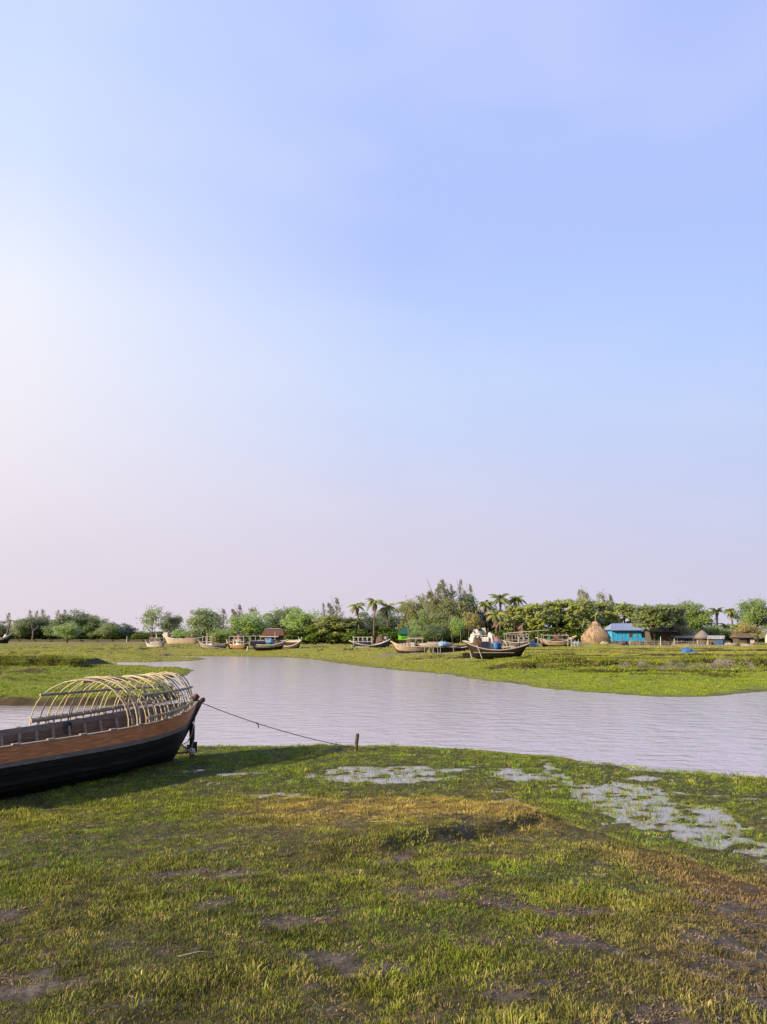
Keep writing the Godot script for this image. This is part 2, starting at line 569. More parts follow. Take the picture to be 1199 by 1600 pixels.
func make_grass() -> void:
	var m := leafy("grass_blade", Color.WHITE, 0.3)
	m.vertex_color_use_as_albedo = true
	var kinds := [tuft(13, 0.075, 0.1, 0.009, 11), tuft(15, 0.09, 0.075, 0.009, 12), tuft(11, 0.065, 0.12, 0.0095, 13), tuft(17, 0.1, 0.055, 0.01, 14)]
	var places := [[], [], [], []]
	var tints := [PackedColorArray(), PackedColorArray(), PackedColorArray(), PackedColorArray()]
	rng.seed = 77
	var z := -4.2
	while z > -26.0:
		var step := 0.054 if z > -10.0 else 0.066 if z > -17.0 else 0.088
		var half := 0.54 * absf(z) + 1.6
		var x := -half
		while x < half:
			var px := x + rng.randf_range(-0.6, 0.6) * step
			var pz := z + rng.randf_range(-0.6, 0.6) * step
			x += step
			var keep := rng.randf()
			var y := height(px, pz)
			if y < 0.03:
				continue
			var under := 0.066 - y
			if pz < -9.0 and under > 0.0 and keep > (0.84 - under * 8.0 + 0.75 * n_mid.get_noise_2d(px * 7.0, pz * 9.0) + 0.4 * n_fine.get_noise_2d(px * 5.0, pz * 5.0)) and (wet(px, pz) > 0.0 or keep > 0.75):
				continue
			if pz < -9.0 and keep > 1.0 - 0.35 * soak(px, pz):
				continue
			var mu := mud(px, pz) if pz > -15.0 else 0.0
			if mu > 0.05 and keep < 0.3:
				# matted dead stems on the bare mud
				var f2 := rng.randf_range(0.6, 1.2)
				places[3].append(Transform3D(Basis(Vector3.UP, rng.randf() * TAU).scaled(Vector3(f2 * 1.2, f2 * 0.3, f2 * 1.2)), Vector3(px, y + 0.004, pz)))
				tints[3].append(Color(0.1, 0.065, 0.04).lerp(Color(0.26, 0.2, 0.12), pow(rng.randf(), 2.0)))
				if keep < 0.2:
					continue
			if mu > 0.14 and keep > 0.5 - mu * 0.8:
				continue
			var grow := 0.72 + 0.55 * n_mid.get_noise_2d(px * 5.0, pz * 5.0) + 0.3 * n_mid.get_noise_2d(px * 1.2, pz * 1.2)
			if keep > 0.52 + grow * 0.75:
				continue
			var s := clampf(grow, 0.45, 1.05) * rng.randf_range(0.62, 1.05)
			if pz < -17.0:
				s *= 1.1
			if under > 0.0:
				s = rng.randf_range(0.7, 1.0) + under * 8.0
			if rng.randf() < 0.03:
				s *= 1.7
			s *= 1.0 - 0.2 * ss(0.1, 0.35, n_mid.get_noise_2d(px * 2.2 + 50.0, pz * 2.2))
			var k := rng.randi() % 4
			var b := Basis(Vector3.UP, rng.randf() * TAU).scaled(Vector3(s, s * rng.randf_range(0.75, 1.15), s))
			places[k].append(Transform3D(b, Vector3(px, y, pz)))
			var c := grass_color(px + rng.randf_range(-0.25, 0.25), pz + rng.randf_range(-0.25, 0.25))
			var f := rng.randf()
			if f < 0.12:
				c = c.lerp(Color(0.3, 0.24, 0.09), 0.7)
			elif f < 0.2:
				c = c.lerp(Color(0.13, 0.08, 0.04), 0.6)
			c = c * (0.68 + 0.95 * pow(rng.randf(), 1.3)) * (1.0 + 0.6 * n_fine.get_noise_2d(px * 3.0, pz * 3.0))
			tints[k].append(c)
		z -= step
	for k in 4:
		scatter("grass", kinds[k], m, places[k], tints[k])
	# coarser tufts on the far banks
	var far_kind := [tuft(22, 0.32, 0.2, 0.045, 21), tuft(26, 0.42, 0.13, 0.05, 22)]
	var fp := [[], []]
	var ft := [PackedColorArray(), PackedColorArray()]
	z = -37.5
	while z > -150.0:
		var step2 := lerpf(0.3, 1.0, clampf((-z - 38.0) / 70.0, 0.0, 1.0))
		var half2 := 0.52 * absf(z) + 3.0
		var x2 := -half2
		while x2 < half2:
			var px := x2 + rng.randf_range(-0.6, 0.6) * step2
			var pz := z + rng.randf_range(-0.6, 0.6) * step2
			x2 += step2
			var y := height(px, pz)
			if y < 0.05 or rng.randf() > 0.7 + n_mid.get_noise_2d(px * 3.0, pz * 3.0) or height(px, pz - 0.15) - height(px, pz + 0.2) > 0.09:
				continue
			if pow((px - 26.0) / 6.5, 2.0) + pow((pz + 66.5) / 3.0, 2.0) < 1.0 or (px > 18.0 and absf(pz + 117.0) < 3.5) or pow((px - 5.5) / 7.5, 2.0) + pow((pz + 99.0) / 4.5, 2.0) < 1.0:
				continue
			var s := rng.randf_range(0.6, 1.3) * lerpf(0.75, 1.5, clampf((-z - 38.0) / 70.0, 0.0, 1.0))
			var k := rng.randi() % 2
			fp[k].append(Transform3D(Basis(Vector3.UP, rng.randf() * TAU).scaled(Vector3(s, s * 0.6, s)), Vector3(px, y, pz)))
			ft[k].append(grass_color(px, pz) * rng.randf_range(0.82, 1.05))
		z -= step2
	# turf hanging over the worn edges
	for i in 2600:
		var px := rng.randf_range(-40.0, -26.5) if i < 900 else rng.randf_range(9.0, 45.0)
		var pz := rng.randf_range(-72.0, -66.0) if i < 900 else rng.randf_range(-78.0, -60.0)
		for q in 6:
			var drop := height(px, pz) - height(px, pz + 0.35)
			if drop > 0.16:
				break
			pz += 0.7 if i < 900 else 1.6
		if height(px, pz) - height(px, pz + 0.35) > 0.16:
			var s := rng.randf_range(0.8, 1.5)
			fp[1].append(Transform3D(Basis(Vector3.RIGHT, rng.randf_range(0.3, 1.2)) * Basis(Vector3.UP, rng.randf() * TAU).scaled(Vector3(s, s, s)), Vector3(px, height(px, pz - 0.1), pz + 0.08)))
			ft[1].append(grass_color(px, pz) * rng.randf_range(0.5, 1.0))
	for k in 2:
		scatter("grass", far_kind[k], m, fp[k], ft[k])

# ------------------------------------------------------------------ trees
func leaf(st: SurfaceTool, p: Vector3, n: Vector3, size: float) -> void:
	var t := n.cross(Vector3(rng.randf() - 0.5, rng.randf() - 0.5, rng.randf() - 0.5)).normalized()
	var b := n.cross(t)
	var a := t * size * 0.5
	var w := b * size * 0.3
	quad(st, p - a, p + w + n * size * 0.08, p + a, p - w + n * size * 0.08)

# crowns are built one metre wide and one metre tall over a trunk's foot, then scaled
func broad_crown(sd: int, clumps: int, leaves: int, size: float, low := 0.12, ragged := 1.0) -> ArrayMesh:
	rng.seed = sd
	var st := begin()
	for i in clumps:
		var a := rng.randf() * TAU
		var u := rng.randf_range(-0.75, 1.0)
		var rr := pow(rng.randf(), 0.45)
		var ring := sqrt(maxf(0.0, 1.0 - u * u)) * rr
		var mid := (1.0 + low) * 0.5
		var c := Vector3(cos(a) * ring * 0.4, mid + u * (1.0 - low) * 0.40 * maxf(rr, 0.5), sin(a) * ring * 0.4)
		c.x *= 1.15
		c.z *= 1.15
		c += Vector3(rng.randf_range(-0.05, 0.05), rng.randf_range(-0.04, 0.05), rng.randf_range(-0.05, 0.05)) * ragged
		var r := rng.randf_range(0.09, 0.19)
		for k in leaves:
			var d := Vector3(rng.randfn(), rng.randfn() * 0.8 + 0.25, rng.randfn()).normalized()
			var p := c + d * r * pow(rng.randf(), 0.4) * Vector3(1.25, 0.85, 1.25)
			if rng.randf() < 0.05 * ragged:
				p += d * r * 0.6
			var n := (d * 0.7 + Vector3(rng.randfn(), rng.randfn(), rng.randfn()) * 0.6 + Vector3.UP * 0.3).normalized()
			leaf(st, p, n, size * rng.randf_range(0.6, 1.3))
	return done(st)

func tier_crown(sd: int, leaves: int, size: float, low := 0.12) -> ArrayMesh:
	# sea almond: flat tiers of large leaves over gaps
	rng.seed = sd
	var st := begin()
	for i in 85:
		var a := rng.randf() * TAU
		var y := rng.randf_range(low, 0.97)
		var reach := 0.5 * sqrt(maxf(0.05, 1.0 - pow((y - 0.55) / 0.52, 2.0)))
		var c := Vector3(cos(a) * reach * pow(rng.randf(), 0.5), y, sin(a) * reach * pow(rng.randf(), 0.5))
		for k in leaves:
			var q := rng.randf() * TAU
			var r := 0.12 * sqrt(rng.randf())
			var p := c + Vector3(cos(q) * r, rng.randfn() * 0.028 - r * 0.3, sin(q) * r)
			var n := Vector3(cos(q) * 0.45 + rng.randfn() * 0.35, 0.8, sin(q) * 0.45 + rng.randfn() * 0.35).normalized()
			leaf(st, p, n, size * rng.randf_range(0.7, 1.3))
	return done(st)

func plume_crown(sd: int, spires: int, lean: float, thin: float) -> ArrayMesh:
	# casuarina: drooping needles on rising twigs, with pointed, wind-bent tops
	rng.seed = sd
	var st := begin()
	for s in spires:
		var a := TAU * s / maxf(1.0, spires) + rng.randf()
		var off := Vector3(cos(a), 0, sin(a)) * (0.0 if spires == 1 else 0.22)
		var top := 1.0 if s == 0 else rng.randf_range(0.72, 0.95)
		for i in 120:
			var t := pow(rng.randf(), 0.8)
			var y := lerpf(0.22, top, t)
			var stem := off * minf(1.0, y * 2.0) + Vector3(lean * pow(y, 2.2), y, 0)
			var q := rng.randf() * TAU
			var reach := (0.025 + 0.52 * pow(1.0 - t, 0.8) * thin) * rng.randf_range(0.5, 1.1) * (1.0 if spires == 1 else 0.7)
			var out := Vector3(cos(q), 0.35 * rng.randf_range(0.3, 1.6), sin(q))
			for k in 14:
				var f := rng.randf_range(0.15, 1.0)
				var p := stem + out * reach * f
				var d := (out * 0.7 + Vector3(rng.randfn() * 0.6 + lean * 2.0, rng.randf_range(-0.7, 0.5), rng.randfn() * 0.6)).normalized()
				var l := rng.randf_range(0.04, 0.09)
				var w := d.cross(Vector3(rng.randfn(), rng.randfn(), rng.randfn())).normalized() * 0.005
				for x in [p - w, p + w, p + d * l]:
					st.add_vertex(x)
	return done(st)

func trunk_mesh(sd: int, thick: float, bare_top := 0.6, limbs := 5) -> ArrayMesh:
	rng.seed = sd
	var st := begin()
	var pts := PackedVector3Array()
	var dx := rng.randf_range(-0.06, 0.06)
	for i in 7:
		var t := i / 6.0
		pts.append(Vector3(dx * sin(t * 3.0) + rng.randfn() * 0.004, t * bare_top - 0.03, rng.randfn() * 0.006))
	tube(st, pts, thick, thick * 0.35, 7)
	for k in limbs:
		var t := rng.randf_range(0.4, 0.95)
		var p := pts[int(t * 6.0)]
		var a := TAU * k / limbs + rng.randf()
		var e := p + Vector3(cos(a) * 0.27, rng.randf_range(0.15, 0.34), sin(a) * 0.27)
		var mid := (p + e) * 0.5 + Vector3(rng.randfn() * 0.02, -0.02, rng.randfn() * 0.02)
		tube(st, PackedVector3Array([p, mid, e]), thick * 0.45, thick * 0.12, 5)
	return done(st)

var crowns := {}
var trunks := {}

func tree(kind: String, label: String, x: float, z: float, tall: float, wide: float, tone: String, called := "tree", category := "tree", group := "") -> Node3D:
	rng.seed = ("%s%f%f" % [kind, x, z]).hash()
	var turn := rng.randf() * TAU
	if kind.begins_with("plume"):
		turn = 0.0
	var t := thing(called, label, category, Vector3(x, height(x, z), z), 0.0, group)
	t.basis = Basis(Vector3.UP, turn) * Basis.from_scale(Vector3(wide * 1.2, tall * (1.12 if kind.begins_with("broad") else 0.98), wide * 1.2))
	put("trunk", trunks["thin" if kind.begins_with("plume") else "forked"], mats["bark_pale" if kind.begins_with("plume") or kind == "sparse" else "bark"], t)
	put("crown", crowns[kind], mats[tone], t)
	return t

func frond(st: SurfaceTool, length: float, droop: float, sd: int) -> void:
	# a coconut frond along +x from the origin
	rng.seed = sd
	var pts := PackedVector3Array()
	for i in 9:
		var t := i / 8.0
		pts.append(Vector3(length * (t - 0.22 * droop * t * t), length * (0.34 * t - (0.42 + 0.42 * droop) * t * t), 0))
	tube(st, pts, 0.035, 0.008, 4, false)
	for i in 36:
		var t := 0.12 + 0.88 * i / 36.0
		var f := t * 8.0
		var k := mini(int(f), 7)
		var p := pts[k].lerp(pts[k + 1], f - k)
		var d := (pts[k + 1] - pts[k]).normalized()
		for s in [-1.0, 1.0]:
			var l := length * 0.3 * sin(PI * clampf(t * 0.85 + 0.15, 0.0, 1.0)) * rng.randf_range(0.8, 1.1) + 0.06
			var e: Vector3 = p + (d * 0.55 + Vector3(0, -0.35 - 0.5 * droop, 0) + Vector3(0, 0, s) * 0.75).normalized() * l
			for v in [p - d * 0.022, p + d * 0.022, e]:
				st.add_vertex(v)

var frond_meshes := []

func palm(label: String, x: float, z: float, tall: float, spread: float, lean: float, dead: int, sd: int) -> void:
	rng.seed = sd
	tall *= 1.14
	var t := thing("coconut_palm", label, "palm tree", Vector3(x, height(x, z), z), 0.0, "coconut palms in the village")
	var st := begin()
	var pts := PackedVector3Array()
	for i in 8:
		var f := i / 7.0
		pts.append(Vector3(lean * f * f, tall * f - 0.15, 0.12 * sin(f * 4.0 + sd)))
	tube(st, pts, 0.2, 0.12, 8)
	put("trunk", done(st), mats["bark_palm"], t)
	var n := 17 + dead
	for i in n:
		var o := put("frond", frond_meshes[(i * 3 + sd) % 3 if i < 17 else 3], mats["palm_dead" if i >= 17 else "palm_old" if i % 5 == 0 else "palm_leaf"], t)
		o.position = pts[7]
		var up := rng.randf_range(-0.25, 1.0) if i < 17 else rng.randf_range(-1.25, -0.9)
		o.basis = Basis(Vector3.UP, TAU * i / n * 2.4 + rng.randf() * 0.4) * Basis(Vector3.BACK, up) * Basis.from_scale(Vector3.ONE * spread * 1.08 * rng.randf_range(0.8, 1.1))
	var c := begin()
	for i in 6:
		var a := TAU * i / 6.0
		heap(c, pts[7] + Vector3(cos(a) * 0.2, -0.42, sin(a) * 0.2), Vector3(0.24, 0.22, 0.24), 0.05)
	put("coconut_cluster", done(c), mats["palm_old"], t)

# ------------------------------------------------------------------ the near boat
# local x runs from the stern's tip towards the camera, local z is the far (left) side
func nb(s: float) -> float:
	var b := 1.228 * (1.0 - exp(-pow(s / 1.198, 1.536)))
	if s > 7.0:
		b *= maxf(0.0, 1.0 - pow((s - 7.0) / 3.8, 2.2))
	return b

func nh(s: float) -> float:
	return 1.169 + 0.382 * exp(-pow(s / 2.27, 1.3)) + (0.5 * pow((s - 7.0) / 3.8, 2.0) if s > 7.0 else 0.0)

func nk(s: float) -> float:
	if s < 1.163:
		return nh(0.0) * pow(1.0 - s / 1.163, 1.12)
	if s > 9.3:
		return nh(10.8) * pow((s - 9.3) / 1.5, 1.3)
	return 0.0

func hull_at(s: float, side: float, v: float, out := 0.0) -> Vector3:
	var k := nk(s)
	var y := k + (nh(s) - k) * v
	var e := 0.2 + 0.55 * (1.0 - ss(0.3, 4.0, s)) + 0.5 * ss(7.5, 10.6, s)
	return Vector3(s, y, side * (nb(s) * pow(clampf(v, 0.0, 1.0), e) + out))

func plank(v0: float, v1: float, side: float, thick: float, out0: float, out1: float, a := 0.0, b := 10.75, n := 30) -> ArrayMesh:
	var st := begin()
	for i in n:
		var s0 := lerpf(a, b, pow(float(i) / n, 1.25))
		var s1 := lerpf(a, b, pow(float(i + 1) / n, 1.25))
		var q := []
		for s in [s0, s1]:
			var wob := 0.006 * n_fine.get_noise_2d(s * 3.0, v0 * 40.0 + side)
			var f := minf(1.0, nb(s) * 4.0)
			q.append([hull_at(s, side, v0, (out0 + wob) * f), hull_at(s, side, v1, (out1 + wob) * f), hull_at(s, side, v1, (out1 - thick) * f), hull_at(s, side, v0, (out0 - thick) * f)])
		for k in 4:
			var k2 := (k + 1) % 4
			st.set_smooth_group(k)
			if side < 0.0:
				quad(st, q[0][k], q[0][k2], q[1][k2], q[1][k])
			else:
				quad(st, q[1][k], q[1][k2], q[0][k2], q[0][k])
	return done(st)

func along(a: float, b: float, n: int, f: Callable) -> PackedVector3Array:
	var r := PackedVector3Array()
	for i in n + 1:
		r.append(f.call(lerpf(a, b, float(i) / n)))
	return r

func make_near_boat() -> void:
	var t := thing("wooden_boat", "black hulled wooden boat with orange top plank and bare bamboo hoops, beached in the foreground", "boat", Vector3(-5.287, 0.05, -22.914), atan2(-0.855, -0.519))
	var tar := mat("tarred_plank", Color(0.016, 0.017, 0.016), 0.62, Vector3(0.25, 3.0, 3.0), 0.6, "worn")
	var tar2 := mat("tarred_plank_scuffed", Color(0.05, 0.05, 0.046), 0.7, Vector3(0.2, 5.0, 5.0), 0.6, "worn")
	var tar3 := mat("tarred_plank_brown", Color(0.032, 0.027, 0.022), 0.6, Vector3(0.3, 4.0, 4.0), 0.6, "worn")
	var grey := mat("weathered_plank", Color(0.3, 0.27, 0.24), 0.9, Vector3(0.4, 6.0, 6.0), 0.5, "streak")
	var orange := mat("oiled_plank", Color(0.84, 0.35, 0.15), 0.55, Vector3(0.3, 3.0, 3.0), 0.4, "streak")
	var inner := mat("old_timber", Color(0.22, 0.15, 0.105), 0.9, Vector3(0.4, 4.0, 4.0), 0.4, "streak")
	var pale := mat("pale_timber", Color(0.42, 0.34, 0.26), 0.85, Vector3(0.6, 5.0, 5.0), 0.3, "soft")
	var cane := mat("bamboo_cane", Color(0.7, 0.62, 0.42), 0.55, Vector3(1.5, 1.5, 1.5), 0.0, "soft")
	var pole := mat("grey_pole", Color(0.46, 0.41, 0.33), 0.85, Vector3(1.2, 5.0, 5.0), 0.4, "soft")
	var cuts := [0.0, 0.09, 0.2, 0.31, 0.42, 0.53, 0.645]
	for side in [-1.0, 1.0]:
		for k in cuts.size() - 1:
			put("hull_plank", plank(cuts[k], cuts[k + 1] + 0.008, side, 0.045, 0.028, 0.0), [tar, tar2, tar3][(k * 2 + 1) % 3], t)
		put("rubbing_strake", plank(0.65, 0.735, side, 0.07, 0.03, 0.024), grey, t)
		put("top_plank", plank(0.735, 1.0, side, 0.05, 0.016, 0.012), orange if side < 0.0 else grey, t)
		for k in 5:
			put("inner_plank", plank(0.08 + 0.175 * k, 0.245 + 0.175 * k, side, 0.02, -0.085, -0.085, 0.9, 9.8, 20), inner, t)
		# ribs inside
		for i in 19:
			var s := 1.3 + 0.46 * i
			var rib := begin()
			var pts := along(0.12, 0.93, 5, func(v): return hull_at(s, side, v, -0.14))
			for q in 5:
				beam(rib, pts[q], pts[q + 1], 0.06, 0.07)
			put("rib", done(rib), pale, t)
		var cap := begin()
		for i in 30:
			var s0 := 0.25 + 0.35 * i
			var s1 := s0 + 0.35
			var c0 := hull_at(s0, side, 1.0, -0.03) + Vector3(0, 0.018, 0)
			var c1 := hull_at(s1, side, 1.0, -0.03) + Vector3(0, 0.018, 0)
			beam(cap, c0, c1, 0.1, 0.03)
		put("gunwale_cap", done(cap), pale if side < 0.0 else grey, t)
		for i in 9:
			var s := 1.6 + 0.83 * i
			var cl := begin()
			box(cl, hull_at(s, side, 1.0, -0.02) + Vector3(0, 0.045, 0), Vector3(0.15, 0.03, 0.09), Basis(Vector3.UP, 0.2 * side))
			put("cleat", done(cl), pale, t)
	# the deep board inside the far gunwale, and a second one standing in the shade below
	var bd := begin()
	for i in 24:
		var s0 := 1.2 + 0.38 * i
		var s1 := s0 + 0.38
		beam(bd, hull_at(s0, 1.0, 1.0, -0.1) + Vector3(0, -0.075, 0), hull_at(s1, 1.0, 1.0, -0.1) + Vector3(0, -0.075, 0), 0.05, 0.25)
	put("inner_board", done(bd), grey, t)
	for i in 7:
		var fl := begin()
		box(fl, Vector3(6.2, 0.42 + 0.004 * (i % 3), -0.72 + 0.24 * i), Vector3(5.2 - 0.4 * absf(i - 3.0), 0.035, 0.22))
		put("floor_board", done(fl), inner, t)
	for s in [3.1, 5.0, 7.0]:
		var th := begin()
		var w: float = hull_at(s, 1.0, 0.7).z - 0.12
		box(th, Vector3(s, 0.86, 0), Vector3(0.16, 0.07, 2.0 * w))
		put("thwart", done(th), inner, t)
	# keel and stern post
	var kl := begin()
	var kp := along(0.0, 1.163, 8, func(s): return Vector3(s, nk(s), 0))
	kp.append(Vector3(9.2, 0.0, 0))
	for i in kp.size() - 1:
		beam(kl, kp[i], kp[i + 1], 0.09, 0.12)
	put("keel", done(kl), tar, t)
	var sp := begin()
	beam(sp, Vector3(0.42, 1.3, 0.06), Vector3(0.08, 1.72, 0.06), 0.11, 0.14)
	beam(sp, Vector3(0.3, 1.42, -0.09), Vector3(-0.08, 1.6, -0.05), 0.09, 0.1)
	put("stern_timber", done(sp), mat("brown_timber", Color(0.26, 0.13, 0.07), 0.8, Vector3(0.5, 5, 5), 0.4, "worn"), t)
	# rudder post and blade below the overhanging stern, propeller shaft, float and lashings
	var ru := begin()
	beam(ru, Vector3(0.35, 0.95, -0.02), Vector3(0.27, -0.06, -0.02), 0.09, 0.1)
	box(ru, Vector3(0.19, 0.28, -0.02), Vector3(0.15, 0.3, 0.04))
	put("rudder", done(ru), tar, t)
	var shaft := begin()
	rod(shaft, Vector3(1.1, 0.22, -0.02), Vector3(0.3, 0.17, -0.02), 0.03)
	rod(shaft, Vector3(0.9, 0.5, -0.02), Vector3(0.32, 0.2, -0.02), 0.022)
	for a in 3:
		box(shaft, Vector3(0.44, 0.2, -0.02) + Basis(Vector3.RIGHT, TAU * a / 3.0) * Vector3(0, 0.1, 0), Vector3(0.02, 0.17, 0.08), Basis(Vector3.RIGHT, TAU * a / 3.0) * Basis(Vector3.UP, 0.5))
	put("propeller_shaft", done(shaft), mat("rusty_iron", Color(0.3, 0.22, 0.16), 0.75, Vector3(3, 3, 3), 0.2, "worn"), t)
	var fl2 := begin()
	lathe(fl2, PackedVector2Array([Vector2(0.001, -0.11), Vector2(0.07, -0.085), Vector2(0.105, 0.0), Vector2(0.075, 0.08), Vector2(0.001, 0.11)]), 12, 0.1, Vector3(0.42, 0.2, -0.14))
	put("float", done(fl2), mat("float_white", Color(0.6, 0.55, 0.48), 0.7, Vector3(3, 3, 3), 0.1, "soft"), t)
	var lash := begin()
	tube(lash, PackedVector3Array([Vector3(0.28, 1.1, -0.08), Vector3(0.42, 0.7, -0.12), Vector3(0.58, 0.48, -0.13), Vector3(0.85, 0.42, -0.14), Vector3(1.0, 0.5, -0.12)]), 0.016, 0.016, 5)
	tube(lash, PackedVector3Array([Vector3(0.3, 0.9, -0.09), Vector3(0.36, 0.55, -0.16), Vector3(0.5, 0.3, -0.2), Vector3(0.75, 0.26, -0.18)]), 0.014, 0.014, 5)
	put("lashing", done(lash), mat("rope", Color(0.45, 0.4, 0.33), 0.9, Vector3(4, 4, 4), 0.1, "soft"), t)
	# poles that carry the hoops
	var poles := [
		["lower_pole", along(4.62, 0.9, 10, func(s): return hull_at(s, 1.0, 1.0, -0.06) + Vector3(0, 0.17, 0)), 0.062],
		["lower_pole", along(3.0, 0.75, 8, func(s): return hull_at(s, -1.0, 1.0, -0.05) + Vector3(0, 0.16, 0)), 0.038],
		["upper_pole", along(4.6, 1.0, 8, func(s): return Vector3(s, 2.0, nb(s) * 0.72)), 0.036],
		["upper_pole", along(3.0, 0.72, 8, func(s): return Vector3(s, 2.02 - 0.02 * s, -nb(s) * 0.78)), 0.034],
		["ridge_pole", along(4.1, 0.9, 8, func(s): return Vector3(s, 2.335 + 0.015 * sin(s * 4.0), -0.02)), 0.042]]
	for q in poles:
		var st := begin()
		tube(st, q[1], q[2], q[2] * 0.9, 8)
		put(q[0], done(st), pole, t)
	mat("bamboo_old", Color(0.42, 0.36, 0.27), 0.7, Vector3(1.5, 1.5, 1.5), 0.2, "worn")
	mat("bamboo_yellow", Color(0.74, 0.62, 0.36), 0.55, Vector3(1.5, 1.5, 1.5), 0.0, "soft")
	rng.seed = 31
	var count := 22
	for i in count:
		var f := i / (count - 1.0)
		var sr := lerpf(3.62, 0.66, f) + rng.randf_range(-0.05, 0.05)
		var sl := sr + lerpf(0.95, 0.45, f) + rng.randf_range(-0.09, 0.09)
		var r := hull_at(sr, -1.0, 1.0, -0.05) + Vector3(0, 0.0, 0)
		var l := hull_at(sl, 1.0, 1.0, -0.05) + Vector3(0, 0.0, 0)
		var top := 2.39 + rng.randf_range(-0.02, 0.02)
		var flat := rng.randf_range(0.92, 1.12)
		var bulge := rng.randf_range(0.0, 0.06)
		var pts := PackedVector3Array()
		for k in 19:
			var a := PI * k / 18.0
			var u := (1.0 - cos(a)) * 0.5
			var y := lerpf(l.y, r.y, u)
			var p := l.lerp(r, u)
			p.y = y - 0.02 + (top - y + 0.02) * pow(sin(a), flat)
			p.z += bulge * sin(2.0 * a) * 0.6
			p += Vector3(n_fine.get_noise_2d(k * 0.35, i * 5.0), n_fine.get_noise_2d(k * 0.35 + 40.0, i * 5.0), n_fine.get_noise_2d(k * 0.35 + 80.0, i * 5.0)) * 0.035 * sin(a)
			pts.append(p)
		var st := begin()
		var thick := rng.randf_range(0.0125, 0.0175)
		tube(st, pts, thick, thick * 1.15, 6)
		put("hoop", done(st), [cane, cane, mats["bamboo_old"], mats["bamboo_yellow"], cane][(i * 7) % 5], t)
	# pale lashings where hoops meet the near lower pole
	for i in 16:
		# cord bindings where hoops cross the far lower pole
		var s := 4.45 - 0.22 * i
		var st := begin()
		var c := hull_at(s, 1.0, 1.0, -0.06) + Vector3(0, 0.17, 0)
		tube(st, PackedVector3Array([c + Vector3(0, 0.07, -0.04), c + Vector3(0.01, 0.0, -0.08), c + Vector3(0, -0.09, -0.05), c + Vector3(0.02, -0.2, -0.02)]), 0.018, 0.012, 5)
		put("binding", done(st), mats["rope"], t)
	for i in 8:
		var s := 2.9 - 0.27 * i
		var st := begin()
		var c := hull_at(s, -1.0, 1.0, -0.05) + Vector3(0, 0.16, 0)
		tube(st, PackedVector3Array([c + Vector3(-0.03, 0.05, -0.05), c + Vector3(0.03, -0.05, -0.06), c + Vector3(0.05, -0.12, -0.01)]), 0.016, 0.01, 5)
		put("knot", done(st), mats["rope"], t)
	var coil := begin()
	for k in 4:
		var pts2 := PackedVector3Array()
		for i in 13:
			var a := TAU * i / 12.0
			pts2.append(hull_at(3.62, 1.0, 0.93, -0.17) + Vector3(cos(a) * 0.1, sin(a) * 0.12 - 0.03 * k, 0.012 * k))
		tube(coil, pts2, 0.016, 0.016, 5, false)
	put("rope_coil", done(coil), mat("blue_grey_rope", Color(0.13, 0.15, 0.15), 0.9, Vector3(4, 4, 4), 0.1, "soft"), t)
	# mooring
	var tip := Vector3(-5.27, 1.55, -22.93)
	var foot := Vector3(-0.84, height(-0.84, -23.6) + 0.1, -23.6)
	var line := begin()
	tube(line, along(0.0, 1.0, 24, func(f): return tip.lerp(foot, f) - Vector3(0, 0.5 * f * (1.0 - f), 0)), 0.011, 0.011, 5)
	var mo := put("mooring_rope", done(line), mat("dark_rope", Color(0.06, 0.055, 0.05), 0.9, Vector3(4, 4, 4), 0.0, "soft"))
	tag(mo, "thin dark rope sagging from the near boat's tip to the stake", "rope")
	var kn := begin()
	var kp0 := tip.lerp(foot, 0.36) - Vector3(0, 0.5 * 0.36 * 0.64, 0)
	tube(kn, PackedVector3Array([kp0 + Vector3(-0.03, 0.02, 0), kp0 + Vector3(0.02, -0.02, 0.01), kp0 + Vector3(0.05, -0.1, 0), kp0 + Vector3(0.03, -0.13, 0)]), 0.02, 0.012, 5)
	put("knot", done(kn), mats["dark_rope"], mo)
	var stake := begin()
	tube(stake, PackedVector3Array([Vector3(-0.03, -0.25, 0), Vector3(0.0, 0.2, 0), Vector3(0.035, 0.5, 0)]), 0.055, 0.05, 8)
	var sk := put("mooring_stake", done(stake), mat("stake_wood", Color(0.24, 0.18, 0.13), 0.9, Vector3(2, 2, 2), 0.5, "worn"))
	sk.position = Vector3(-0.8, height(-0.8, -23.65), -23.65)
	tag(sk, "short weathered wooden stake at the near shore holding the rope", "stake")

# ------------------------------------------------------------------ the beached boats
# a hull along local x (bow at +x): lower hull, top strake, gunwale, deck
func hb(s: float, beam_: float, full: float) -> float:
	return beam_ * 0.5 * pow(maxf(0.0, 1.0 - pow(absf(s), full)), 0.75)

